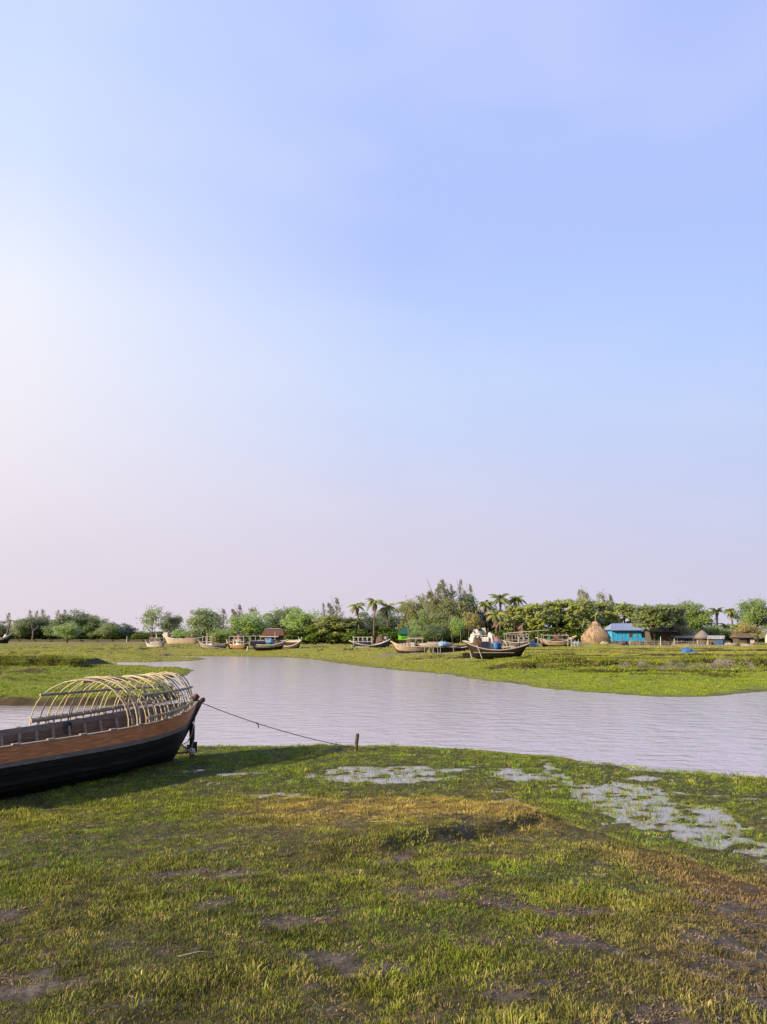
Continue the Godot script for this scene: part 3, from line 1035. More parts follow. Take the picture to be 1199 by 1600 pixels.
func boat(called: String, label: String, x: float, z: float, yaw: float, size: Vector3, rise: Vector2, low: Material, top: Material, deck: Material, split := 0.55, roll := 0.0, sink := 0.12) -> Node3D:
	# size: length, height amidships, beam; rise: how far stern (-x) and bow (+x) lift
	var t := thing(called, label, "boat", Vector3(x, height(x, z) - sink, z), yaw, "fishing boats beached along the far bank")
	if roll != 0.0:
		t.basis = t.basis * Basis(Vector3.RIGHT, roll)
	var n := 18
	var shape := func(s: float, v: float, side: float, inset: float) -> Vector3:
		var r: float = rise.y if s > 0.0 else rise.x
		var h: float = size.y + r * pow(absf(s), 2.0)
		var k: float = h * 0.9 * pow(maxf(0.0, (absf(s) - 0.72) / 0.28), 1.4)
		var w: float = hb(s * 0.995, size.z, 2.6)
		var reach: float = size.x * 0.5 * s * (0.86 + 0.14 * v)
		return Vector3(reach, k + (h - k) * v, side * maxf(0.0, w * pow(v, 0.42) - inset))
	for part in [["hull", 0.0, split, low, 0.0], ["top_strake", split, 1.0, top, -0.03]]:
		var st := begin()
		for side in [-1.0, 1.0]:
			st.set_smooth_group(0 if side < 0.0 else 1)
			for i in n:
				for k in 3:
					var s0 := -1.0 + 2.0 * i / n
					var s1 := -1.0 + 2.0 * (i + 1) / n
					var v0: float = lerpf(part[1], part[2], k / 3.0)
					var v1: float = lerpf(part[1], part[2], (k + 1) / 3.0)
					var a: Vector3 = shape.call(s0, v0, side, part[4])
					var b: Vector3 = shape.call(s1, v0, side, part[4])
					var c: Vector3 = shape.call(s1, v1, side, part[4])
					var d: Vector3 = shape.call(s0, v1, side, part[4])
					if side > 0.0:
						quad(st, a, d, c, b)
					else:
						quad(st, a, b, c, d)
		put(part[0], done(st), part[3], t)
	var g := begin()
	for side in [-1.0, 1.0]:
		var pts := PackedVector3Array()
		for i in n + 1:
			pts.append(shape.call(-1.0 + 2.0 * i / n, 1.0, side, 0.0) + Vector3(0, 0.02, 0))
		tube(g, pts, 0.065, 0.065, 5)
	put("gunwale", done(g), deck, t)
	var dk := begin()
	for i in n:
		var s0 := -1.0 + 2.0 * i / n
		var s1 := -1.0 + 2.0 * (i + 1) / n
		quad(dk, shape.call(s0, 0.72, -1.0, 0.03), shape.call(s0, 0.72, 1.0, 0.03), shape.call(s1, 0.72, 1.0, 0.03), shape.call(s1, 0.72, -1.0, 0.03))
	put("deck", done(dk), mats["wood_dark"], t)
	return t

func frame_rail(t: Node3D, m: Material, x0: float, x1: float, y0: float, y1: float, half: float, bays: int, thick := 0.08) -> void:
	for i in bays + 1:
		var x := lerpf(x0, x1, float(i) / bays)
		for s in [-1.0, 1.0]:
			var st := begin()
			beam(st, Vector3(x, y0, s * half), Vector3(x + 0.02, y1 + 0.06, s * half), thick, thick)
			put("rail_post", done(st), m, t)
	for s in [-1.0, 1.0]:
		for y in [y1, lerpf(y0, y1, 0.45)]:
			var st := begin()
			beam(st, Vector3(x0 - 0.12, y, s * (half + 0.03)), Vector3(x1 + 0.12, y, s * (half + 0.03)), thick, thick)
			put("top_rail" if y == y1 else "middle_rail", done(st), m, t)
	for x in [x0, x1]:
		var st := begin()
		beam(st, Vector3(x, y1 + 0.052, -half - 0.1), Vector3(x, y1 + 0.052, half + 0.1), thick, thick)
		put("cross_rail", done(st), m, t)

func block(t: Node, called: String, m: Material, at: Vector3, size: Vector3, turn := Basis.IDENTITY) -> MeshInstance3D:
	var st := begin()
	box(st, at, size, turn)
	return put(called, done(st), m, t)

func bar(t: Node, called: String, m: Material, a: Vector3, b: Vector3, r: float) -> MeshInstance3D:
	var st := begin()
	tube(st, PackedVector3Array([a, a.lerp(b, 0.5), b]), r, r * 0.8, 6)
	return put(called, done(st), m, t)

func bundle(t: Node, called: String, m: Material, at: Vector3, size: Vector3, rough := 0.3, sharp := 0.9) -> MeshInstance3D:
	var st := begin()
	heap(st, at, size, rough, sharp)
	return put(called, done(st), m, t)

func cabin(t: Node3D, wall: Material, roof: Material, at: Vector3, size: Vector3, panes := 2) -> void:
	var c := block(t, "cabin", wall, at, size)
	block(c, "cabin_roof", roof, at + Vector3(0, size.y * 0.5 + 0.03, 0), Vector3(size.x + 0.25, 0.06, size.z + 0.25))
	for i in panes:
		for s in [-1.0, 1.0]:
			block(c, "window", mats["hollow_dark"], at + Vector3(size.x * ((i + 0.5) / panes - 0.5), size.y * 0.12, s * size.z * 0.5), Vector3(size.x * 0.55 / panes, size.y * 0.42, 0.03))

func make_materials() -> void:
	var w := Vector3(0.5, 5.0, 5.0)
	mat("wood_dark", Color(0.075, 0.055, 0.042), 0.85, w, 0.5, "worn")
	mat("wood_black", Color(0.035, 0.03, 0.028), 0.75, w, 0.5, "worn")
	mat("wood_brown", Color(0.2, 0.12, 0.075), 0.85, w, 0.5, "worn")
	mat("wood_grey", Color(0.4, 0.37, 0.34), 0.9, w, 0.5, "soft")
	mat("wood_cream", Color(0.72, 0.58, 0.45), 0.85, w, 0.4, "soft")
	mat("wood_pale", Color(0.72, 0.68, 0.62), 0.85, w, 0.3, "soft")
	mat("wood_orange", Color(0.5, 0.28, 0.15), 0.8, w, 0.3, "soft")
	mat("paint_white", Color(0.72, 0.7, 0.67), 0.6, Vector3(0.8, 0.8, 0.8), 0.0, "soft")
	mat("paint_navy", Color(0.035, 0.04, 0.13), 0.6, Vector3(0.8, 0.8, 0.8), 0.0, "worn")
	mat("paint_blue", Color(0.09, 0.13, 0.24), 0.6, w, 0.0, "worn")
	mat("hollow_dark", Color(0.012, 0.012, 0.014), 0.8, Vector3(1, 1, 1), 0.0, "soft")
	mat("tarp_blue", Color(0.05, 0.2, 0.55), 0.5, Vector3(1, 1, 1), 0.0, "soft")
	mat("tarp_lightblue", Color(0.25, 0.42, 0.72), 0.5, Vector3(1, 1, 1), 0.0, "soft")
	mat("tarp_navy", Color(0.03, 0.035, 0.075), 0.55, Vector3(1, 1, 1), 1.0, "soft")
	mat("net_green", Color(0.06, 0.32, 0.12), 0.9, Vector3(3, 3, 3), 2.0, "worn")
	mat("cloth_white", Color(0.74, 0.7, 0.66), 0.8, Vector3(1.5, 1.5, 1.5), 0.5, "soft")
	mat("cloth_pink", Color(0.55, 0.3, 0.27), 0.8, Vector3(1.5, 1.5, 1.5), 0.3, "worn")
	mat("nets_brown", Color(0.3, 0.2, 0.15), 0.95, Vector3(3, 3, 3), 3.0, "worn")
	mat("mat_straw", Color(0.42, 0.37, 0.3), 0.9, Vector3(3, 3, 3), 1.0, "soft")
	mat("straw", Color(0.46, 0.34, 0.23), 0.95, Vector3(0.9, 4.0, 0.9), 3.0, "streak")
	mat("thatch", Color(0.33, 0.25, 0.19), 0.95, Vector3(3.0, 1.2, 3.0), 3.0, "worn")
	mat("thatch_red", Color(0.3, 0.15, 0.12), 0.95, Vector3(3.0, 1.2, 3.0), 3.0, "worn")
	mat("thatch_grey", Color(0.48, 0.42, 0.42), 0.95, Vector3(3.0, 1.2, 3.0), 2.0, "worn")
	mat("tin_blue", Color(0.3, 0.37, 0.6), 0.45, Vector3(0.5, 0.5, 0.5), 0.0, "soft")
	mat("tin_grey", Color(0.42, 0.42, 0.44), 0.5, Vector3(0.5, 0.5, 0.5), 0.0, "soft")
	mat("wall_cyan", Color(0.05, 0.5, 0.95), 0.75, Vector3(0.5, 0.5, 0.5), 0.3, "soft")
	mat("wall_blue", Color(0.06, 0.12, 0.26), 0.75, Vector3(0.5, 0.5, 0.5), 0.0, "soft")
	mat("door_green", Color(0.02, 0.12, 0.06), 0.7, Vector3(1, 1, 1), 0.0, "soft")
	mat("sheet_green", Color(0.24, 0.7, 0.03), 0.6, Vector3(1, 1, 1), 0.0, "soft")
	mat("sheet_teal", Color(0.03, 0.2, 0.16), 0.6, Vector3(1, 1, 1), 0.0, "worn")
	mat("mud_wall", Color(0.26, 0.22, 0.18), 0.95, Vector3(0.7, 0.7, 0.7), 3.0, "worn")
	mat("bark", Color(0.13, 0.095, 0.065), 0.95, Vector3(4, 1, 4), 2.0, "worn")
	mat("bark_pale", Color(0.34, 0.29, 0.24), 0.95, Vector3(4, 1, 4), 1.0, "worn")
	mat("bark_palm", Color(0.34, 0.26, 0.2), 0.95, Vector3(1, 5, 1), 1.0, "worn")
	leafy("leaf_dark", Color(0.067, 0.112, 0.022))
	leafy("leaf_mid", Color(0.123, 0.196, 0.027))
	leafy("leaf_bright", Color(0.168, 0.291, 0.028))
	leafy("leaf_blue", Color(0.056, 0.084, 0.056))
	leafy("leaf_pale", Color(0.157, 0.179, 0.078))
	leafy("leaf_olive", Color(0.134, 0.157, 0.034))
	leafy("leaf_yellow", Color(0.224, 0.202, 0.039))
	leafy("almond", Color(0.190, 0.230, 0.034))
	leafy("almond_dark", Color(0.123, 0.168, 0.029))
	leafy("casu", Color(0.12, 0.13, 0.07))
	leafy("casu_grey", Color(0.2, 0.185, 0.13))
	leafy("casu_olive", Color(0.14, 0.15, 0.04))
	leafy("palm_leaf", Color(0.15, 0.2, 0.045))
	leafy("palm_old", Color(0.28, 0.25, 0.07))
	leafy("palm_dead", Color(0.26, 0.18, 0.12))
	leafy("dry_bush", Color(0.25, 0.19, 0.06))
	leafy("banana_leaf", Color(0.16, 0.32, 0.04))

func make_trees() -> void:
	for q in [["broad1", 101], ["broad2", 102], ["broad3", 103], ["broad4", 104], ["broad5", 105]]:
		crowns[q[0]] = broad_crown(q[1], 46, 120, 0.05, 0.02, 1.8)
	crowns["sparse"] = broad_crown(121, 20, 62, 0.06, 0.16, 2.2)
	crowns["tier1"] = tier_crown(131, 40, 0.085)
	crowns["tier_high"] = tier_crown(133, 42, 0.08, 0.5)
	crowns["tier2"] = tier_crown(132, 42, 0.08)
	crowns["plume1"] = plume_crown(141, 1, 0.02, 1.0)
	crowns["plume2"] = plume_crown(142, 1, -0.12, 1.1)
	crowns["plume3"] = plume_crown(143, 3, -0.22, 1.0)
	crowns["plume4"] = plume_crown(144, 4, 0.0, 1.3)
	trunks["thin"] = trunk_mesh(151, 0.03, 0.9, 3)
	trunks["forked"] = trunk_mesh(152, 0.035, 0.6, 6)
	for i in 4:
		var st := begin()
		frond(st, 1.0, [0.8, 1.2, 1.0, 1.3][i], 160 + i)
		frond_meshes.append(done(st))
	var rows := [
		["plume1", "thin pointed casuarina at the far left edge behind the beached prow", -98.5, -205, 7.4, 2.7, "casu"],
		["broad1", "low dark tree left of the leaning pale trunk", -97.6, -200, 4.7, 4.6, "leaf_dark"],
		["broad2", "rounded green tree just right of the leaning pale trunk", -91.7, -198, 5.2, 4.5, "leaf_mid"],
		["plume2", "casuarina top first of three spires above the left grove", -93.1, -206, 8.1, 2.5, "casu"],
		["plume1", "casuarina top second of three spires above the left grove", -92.5, -208, 8.0, 2.4, "casu"],
		["plume2", "casuarina top third and widest of three spires above the left grove", -89.7, -206, 8.3, 3.1, "casu"],
		["broad3", "broad dark green tree in the middle of the left grove", -90.5, -201, 5.7, 7.8, "leaf_dark"],
		["broad1", "dark tree behind the left grove's pale crooked branch", -87.4, -203, 5.9, 5.4, "leaf_dark"],
		["plume1", "grey casuarina spire left of the bright green bush tree", -87.7, -210, 8.2, 2.6, "casu_grey"],
		["broad2", "dark green tree rising left of the bright round tree", -83.9, -200, 4.9, 4.6, "leaf_mid"],
		["plume2", "grey casuarina spire above the bright round tree", -85.5, -210, 8.4, 2.8, "casu_grey"],
		["broad4", "tall dark broad tree behind the bright round tree", -80.4, -202, 7.3, 7.5, "leaf_dark"],
		["broad5", "small bright yellow green tree standing clear on the left meadow", -71.0, -176, 4.4, 4.7, "leaf_bright"],
		["broad2", "dark green tree right of the bright round tree", -78.2, -203, 6.5, 5.4, "leaf_mid"],
		["broad3", "green tree with a bare dead branch above it", -75.3, -203, 6.0, 6.1, "leaf_mid"],
		["broad1", "bright green crown in the left grove near its right end", -70.8, -200, 5.2, 4.9, "leaf_mid"],
		["broad4", "bluish dark tree at the right end of the left grove", -70.4, -206, 3.9, 3.6, "leaf_blue"],
		["broad2", "feathery bluish tree last of the left grove", -68.7, -208, 4.3, 3.7, "leaf_blue"],
		["plume1", "tiny far casuarina spire in the gap between the groves", -81.7, -260, 3.6, 2.1, "casu_grey"],
		["broad3", "low distant tree in the gap left of the small spire", -85.2, -265, 2.2, 6.1, "leaf_blue"],
		["broad1", "low distant tree in the gap right of the small spire", -80.4, -262, 2.4, 5.5, "leaf_blue"],
		["broad4", "low distant dark tree line tree beside the tall ragged tree", -75.8, -258, 2.2, 7.7, "leaf_blue"],
		["sparse", "tall ragged tree with gaps standing above the white boat", -50.3, -170, 8.2, 4.8, "leaf_mid"],
		["broad4", "dark rounded tree right of the tall ragged tree", -47.9, -176, 6.2, 4.7, "leaf_dark"],
		["broad5", "bright low shrub tree behind the cream boat's stern", -40.4, -160, 3.1, 5.1, "leaf_bright"],
		["broad2", "low green tree behind the bow of the grey boat", -39.5, -165, 2.8, 4.1, "leaf_mid"],
		["broad3", "full round green tree behind the grey boat's mast", -36.5, -160, 6.6, 6.5, "leaf_mid"],
		["plume3", "greyish feathery casuarina right of the full round tree", -34.5, -168, 7.6, 3.9, "casu_grey"],
		["plume3", "taller greyish casuarina left of the bright broad tree", -31.4, -170, 8.6, 3.6, "casu_grey"],
		["broad5", "low bright shrub below the two grey casuarinas", -32.8, -158, 3.0, 4.7, "leaf_bright"],
		["broad4", "broad bright green tree behind the orange cabin boat", -26.9, -158, 5.8, 7.5, "leaf_bright"],
		["broad1", "pale topped tree behind the broad bright green tree", -29.4, -172, 7.0, 4.2, "leaf_pale"],
		["broad2", "dark green tree behind the thatched roof hut", -23.5, -165, 5.9, 6.1, "leaf_dark"],
		["broad3", "wide spreading tree crown above the thatched roof hut", -20.0, -166, 7.0, 7.9, "leaf_mid"],
		["broad4", "bright green dome right of the thatched roof hut", -16.6, -155, 6.5, 6.3, "leaf_bright"],
		["tier1", "large leaved tree right of the bright green dome", -13.3, -155, 5.6, 6.3, "almond"],
		["plume2", "small pointed conifer left of the grey windswept casuarina", -12.5, -165, 8.6, 1.9, "casu"],
		["plume3", "grey windswept casuarina above the large leaved trees", -10.0, -166, 9.9, 4.1, "casu_grey"],
		["tier2", "large leaved tree below the grey windswept casuarina", -9.9, -150, 5.7, 6.9, "almond"],
		["tier1", "dark large leaved tree behind the blue boat", -6.3, -150, 5.4, 6.3, "almond_dark"],
		["broad2", "dark tree between the coconut palms behind the blue boat", -3.1, -156, 5.8, 6.3, "leaf_dark"],
		["broad3", "dark tree behind the palms left of the green hut", 0.6, -162, 6.5, 6.3, "leaf_dark"],
		["broad1", "shadowed tree right behind the green hut", 4.5, -168, 6.9, 6.8, "leaf_olive"],
		["plume4", "tall olive casuarina, left of the three grey windswept tops", 9.4, -142, 11.5, 5.0, "casu_olive"],
		["broad4", "olive tree leaning over the cream boat with the roof frame", 6.3, -146, 8.5, 5.7, "leaf_olive"],
		["plume3", "first of three grey windswept casuarina tops", 13.0, -150, 11.2, 2.9, "casu_grey"],
		["plume1", "tallest middle one of three grey windswept casuarina tops", 14.9, -150, 11.8, 2.6, "casu_grey"],
		["plume3", "last of three grey windswept casuarina tops", 16.6, -149, 10.9, 2.9, "casu_grey"],
		["broad1", "olive tree in the grove below the grey casuarina tops", 12.0, -143, 8.7, 6.3, "leaf_olive"],
		["broad3", "dark tree at the right edge of the casuarina grove", 15.2, -145, 8.0, 5.4, "leaf_dark"],
		["broad2", "dark lower tree filling the middle of the casuarina grove", 7.7, -138, 6.1, 5.3, "leaf_mid"],
		["broad4", "dark lower tree below the olive casuarina grove", 10.6, -137, 5.5, 5.3, "leaf_olive"],
		["broad5", "bright green young tree behind the sandy jetty", 12.6, -133, 4.3, 2.3, "leaf_bright"],
		["broad2", "yellow tinged tree left of the palms with hanging dead fronds", 15.1, -137, 5.2, 3.9, "leaf_yellow"],
		["broad1", "low shrub at the foot of the casuarina grove", 6.0, -132, 3.1, 3.0, "leaf_mid"],
		["broad3", "dark low shrub behind the blue tarpaulin on the jetty", 8.7, -132, 3.3, 3.5, "leaf_dark"],
		["broad4", "dark tree behind the palms with hanging dead fronds", 20.3, -150, 5.9, 6.3, "leaf_dark"],
		["tier1", "large leaved tree right of the palm group, above the mast", 25.0, -142, 7.2, 6.3, "almond"],
		["tier2", "wide large leaved tree behind the wooden boat's mast", 27.8, -140, 7.1, 6.9, "almond"],
		["tier1", "large leaved tree above the wooden boat on the right", 31.5, -141, 7.6, 6.5, "almond"],
		["tier2", "large leaved tree behind the haystack", 34.8, -141, 7.8, 7.0, "almond"],
		["broad2", "pale tufted treetop above the haystack", 38.9, -152, 9.2, 2.9, "leaf_pale"],
		["plume3", "dark windswept treetop above the blue roof", 46.0, -158, 9.7, 3.3, "casu"],
		["broad1", "pale feathery treetop left of the dark windswept one", 43.6, -158, 8.9, 3.6, "leaf_pale"],
		["tier1", "large leaved tree over the blue tin roof's left end", 40.8, -147, 7.7, 7.0, "almond"],
		["tier2", "large leaved tree over the blue tin roof's right end", 45.4, -147, 7.3, 7.3, "almond"],
		["tier_high", "dark large leaved tree overhanging the green door shed", 43.6, -126, 6.9, 5.3, "almond_dark"],
		["tier_high", "dark large leaved tree overhanging the long low shed", 47.2, -129, 6.7, 5.0, "almond_dark"],
		["broad3", "bright green tree right of the dark large leaved trees", 53.9, -139, 6.6, 5.4, "leaf_mid"],
		["broad4", "green tree sloping down behind the cone roofed hut", 55.8, -138, 5.8, 4.9, "leaf_mid"],
		["broad5", "yellow green shrub behind the open shed", 49.8, -132, 3.6, 4.0, "leaf_yellow"],
		["broad2", "low dark shrub behind the small blue walled shed", 56.7, -134, 2.9, 4.0, "leaf_mid"],
		["broad1", "dark shrub between the small shed and the palms", 59.9, -136, 2.4, 3.6, "leaf_dark"],
		["broad3", "tall green tree at the right edge of the village", 65.0, -136, 6.9, 6.0, "leaf_mid"],
		["broad5", "light green bush at the foot of the right edge tree", 61.1, -131, 3.6, 3.5, "leaf_yellow"],
		["broad2", "low bush left of the hut at the right edge", 59.9, -134, 2.0, 2.6, "leaf_olive"],
	]
	for r in rows:
		var low: bool = r[4] < 2.6
		tree(r[0], r[1], r[2], r[3], r[4], r[5], r[6], "casuarina_tree" if r[0].begins_with("plume") else "shrub" if low else "broadleaf_tree", "shrub" if low else "tree", "trees behind the creek")
	var where := []
	var tint := PackedColorArray()
	rng.seed = 404
	for i in 900:
		var u := rng.randf()
		var x := lerpf(-108.0, 75.0, u)
		var z := -155.0 + rng.randf_range(-9.0, 9.0)
		var tall := rng.randf_range(1.8, 4.2)
		if x < -22.0:
			z = lerpf(-160.0, -205.0, ss(-25.0, -48.0, x)) + rng.randf_range(-8.0, 6.0)
			tall = rng.randf_range(1.2, 2.9) if x < -52.0 else rng.randf_range(0.9, 2.2)
			if x < -50.0:
				x = x * 1.0 - 2.0
		elif x > 22.0:
			z = -141.0 + rng.randf_range(-5.0, 4.0)
			tall = rng.randf_range(1.2, 3.2) if x < 54.0 else rng.randf_range(0.5, 1.1)
		elif x > 4.0 and rng.randf() < 0.6:
			z = -136.0 + rng.randf_range(-3.0, 2.0)
			tall = rng.randf_range(1.0, 3.0)
		var wd := tall * rng.randf_range(1.0, 1.8)
		where.append(Transform3D(Basis(Vector3.UP, rng.randf() * TAU) * Basis.from_scale(Vector3(wd, tall, wd)), Vector3(x, height(x, z) - 0.1, z)))
		tint.append(Color(0.05, 0.09, 0.015).lerp(Color(0.16, 0.22, 0.03), pow(rng.randf(), 2.0)) * rng.randf_range(0.7, 1.2))
	var um := leafy("undergrowth_leaf", Color.WHITE)
	um.vertex_color_use_as_albedo = true
	scatter("undergrowth", broad_crown(190, 22, 60, 0.085, -0.05), um, where, tint, "dense low undergrowth filling the tree belt behind the village and boats", "undergrowth")
	palm("tallest coconut palm, behind the blue boat", -1.8, -146, 7.2, 2.3, 0.2, 4, 1)
	palm("coconut palm with a yellowing crown left of the tallest palm", -4.5, -147, 6.4, 2.0, -0.5, 5, 2)
	palm("coconut palm with a reddish trunk between two other palms", 0.9, -148, 6.4, 2.0, -0.3, 2, 3)
	palm("coconut palm above the green hut", 4.0, -150, 6.8, 2.2, 0.3, 1, 4)
	palm("left palm of the three above the white boat", 19.2, -143, 6.1, 2.2, -0.5, 1, 5)
	palm("middle palm of the three above the white boat", 21.3, -143, 7.0, 2.3, 0.2, 1, 6)
	palm("right palm of the three above the white boat", 24.0, -144, 7.1, 2.3, 0.6, 1, 7)
	palm("short coconut palm with long dead fronds hanging round its trunk", 19.6, -136, 4.5, 2.3, 0.1, 9, 8)
	palm("tall thin coconut palm standing alone in the right gap", 59.9, -140, 5.2, 1.6, -0.1, 4, 9)
	palm("leaning thin coconut palm right of the lone tall one", 61.8, -138, 4.8, 1.5, -0.4, 5, 10)
	palm("small coconut palm between the two thin tall palms", 62.1, -142, 2.9, 1.4, 0.0, 3, 11)
	palm("bushy old palm below the leaning thin palm", 61.4, -136, 2.3, 1.8, 0.3, 4, 12)
	# bare stems and odd plants
	var t := thing("palm_trunk", "pale leaning palm trunk at the far left with a small ragged top", "tree", Vector3(-92.8, height(-92.8, -192), -192))
	bar(t, "trunk", mats["bark_pale"], Vector3(0, -0.2, 0), Vector3(1.1, 5.2, 0), 0.2)
	var cr := begin()
	for i in 5:
		var sub := begin()
		frond(sub, 1.5, 0.8, 300 + i)
		cr.append_from(done(sub), 0, Transform3D(Basis(Vector3.UP, TAU * i / 5.0), Vector3(1.1, 5.2, 0)))
	put("crown", done(cr), mats["casu"], t)
	t = thing("dead_tree", "bare crooked dead branch rising inside the left grove", "tree", Vector3(-87.0, height(-87.0, -194), -194))
	bar(t, "trunk", mats["bark_pale"], Vector3(0, 0, 0), Vector3(0.2, 3.2, 0), 0.2)
	bar(t, "branch", mats["bark_pale"], Vector3(0.1, 2.2, 0), Vector3(-0.7, 5.0, 0), 0.14)
	bar(t, "branch", mats["bark_pale"], Vector3(0.15, 2.6, 0), Vector3(1.5, 3.9, 0), 0.1)
	t = thing("bare_tree", "pale bare trunk standing in the casuarina grove", "tree", Vector3(11.6, height(11.6, -131.5), -131.5))
	bar(t, "trunk", mats["bark_pale"], Vector3(0, -0.1, 0), Vector3(-0.25, 2.6, 0), 0.1)
	bar(t, "branch", mats["bark_pale"], Vector3(-0.2, 2.3, 0), Vector3(-0.7, 4.3, 0), 0.07)
	for q in [[8.2, -133.0, 2.8, 0.2, "slim pale stem at the left side of the casuarina grove"], [9.1, -130.5, 2.0, -0.35, "short slanting stem low in the casuarina grove"], [9.5, -130.6, 1.9, 0.4, "short stem crossing the slanting one in the casuarina grove"], [12.9, -131.0, 2.4, 0.05, "slim pale stem right of the tall bare trunk"], [14.3, -132.0, 3.0, 0.15, "slim stem under the yellow tinged tree"], [6.4, -131.8, 2.6, -0.2, "slim stem just right of the twisted pale trunk"]]:
		t = thing("slim_tree", q[4], "tree stem", Vector3(q[0], height(q[0], q[1]), q[1]), 0.0, "slim stems in the casuarina grove")
		bar(t, "trunk", mats["bark_pale"], Vector3(0, -0.1, 0), Vector3(q[3], q[2], 0), 0.07)
	t = thing("bare_tree", "twisted pale trunk behind the cream boat's roof frame", "tree", Vector3(4.45, height(4.45, -131), -131))
	bar(t, "trunk", mats["bark_palm"], Vector3(0, -0.1, 0), Vector3(-0.1, 2.6, 0), 0.16)
	bar(t, "branch", mats["bark_pale"], Vector3(-0.1, 2.2, 0), Vector3(-0.6, 4.2, 0), 0.1)
	t = thing("banana_plant", "bright green young banana plant beside the tipped hull", "plant", Vector3(-14.3, height(-14.3, -135), -135))
	bar(t, "stem", mats["banana_leaf"], Vector3.ZERO, Vector3(0, 0.9, 0), 0.09)
	for i in 5:
		var st := begin()
		var a := TAU * i / 5.0
		var d := Vector3(cos(a) * 0.4, 1.0, sin(a) * 0.4)
		var s := Vector3(-sin(a), 0, cos(a)) * 0.2
		quad(st, Vector3(0, 0.7, 0), Vector3(0, 0.7, 0) + d * 0.7 + s, Vector3(0, 0.7, 0) + d * 1.25, Vector3(0, 0.7, 0) + d * 0.7 - s)
		put("leaf", done(st), mats["banana_leaf"], t)
	for q in [[-30.4, -109.0, 2.4, 0.75, "dry yellow bush on the grass beside the thin inlet"], [-33.0, -111.0, 1.2, 0.4, "small dry tuft left of the yellow bush"]]:
		var o := put("dry_bush", broad_crown(171, 18, 60, 0.075, 0.0), mats["dry_bush"])
		o.position = Vector3(q[0], height(q[0], q[1]) - 0.08, q[1])
		o.scale = Vector3(q[2], q[3], q[2] * 0.7)
		tag(o, q[4], "bush")

# ------------------------------------------------------------------ the village
func gable_roof(t: Node, called: String, m: Material, at: Vector3, size: Vector3, hip := 0.0, ribs := 0) -> Node:
	# size: length along x, rise, depth along z; hip pulls the ridge's ends in
	var st := begin()
	var lx := size.x * 0.5
	var lz := size.z * 0.5
	var rx := lx - hip
	for s in [-1.0, 1.0]:
		var a := at + Vector3(-lx, 0, s * lz)
		var b := at + Vector3(lx, 0, s * lz)
		var c := at + Vector3(rx, size.y, 0)
		var d := at + Vector3(-rx, size.y, 0)
		var th := Vector3(0, -0.06, 0)
		quad(st, a, b, c, d)
		quad(st, a + th, d + th, c + th, b + th)
		quad(st, a, a + th, b + th, b)
		for e in [[a, d], [b, c]]:
			quad(st, e[0], e[1], e[1] + th, e[0] + th)
	if hip > 0.0:
		for s in [-1.0, 1.0]:
			for v in [at + Vector3(s * lx, 0, -lz), at + Vector3(s * rx, size.y, 0), at + Vector3(s * lx, 0, lz)]:
				st.add_vertex(v)
	var r := put(called, done(st), m, t)
	var rb := begin()
	for i in ribs:
		var f := (i + 0.5) / ribs * 2.0 - 1.0
		beam(rb, at + Vector3(f * lx, 0.02, lz), at + Vector3(f * rx, size.y + 0.02, 0), 0.05, 0.03)
	if ribs:
		put("roof_rib", done(rb), m, r).set_meta("kind", "stuff")
	return r

func house_at(called: String, label: String, category: String, x: float, z: float, yaw := 0.0) -> Node3D:
	return thing(called, label, category, Vector3(x, height(x, z) - 0.05, z), yaw)

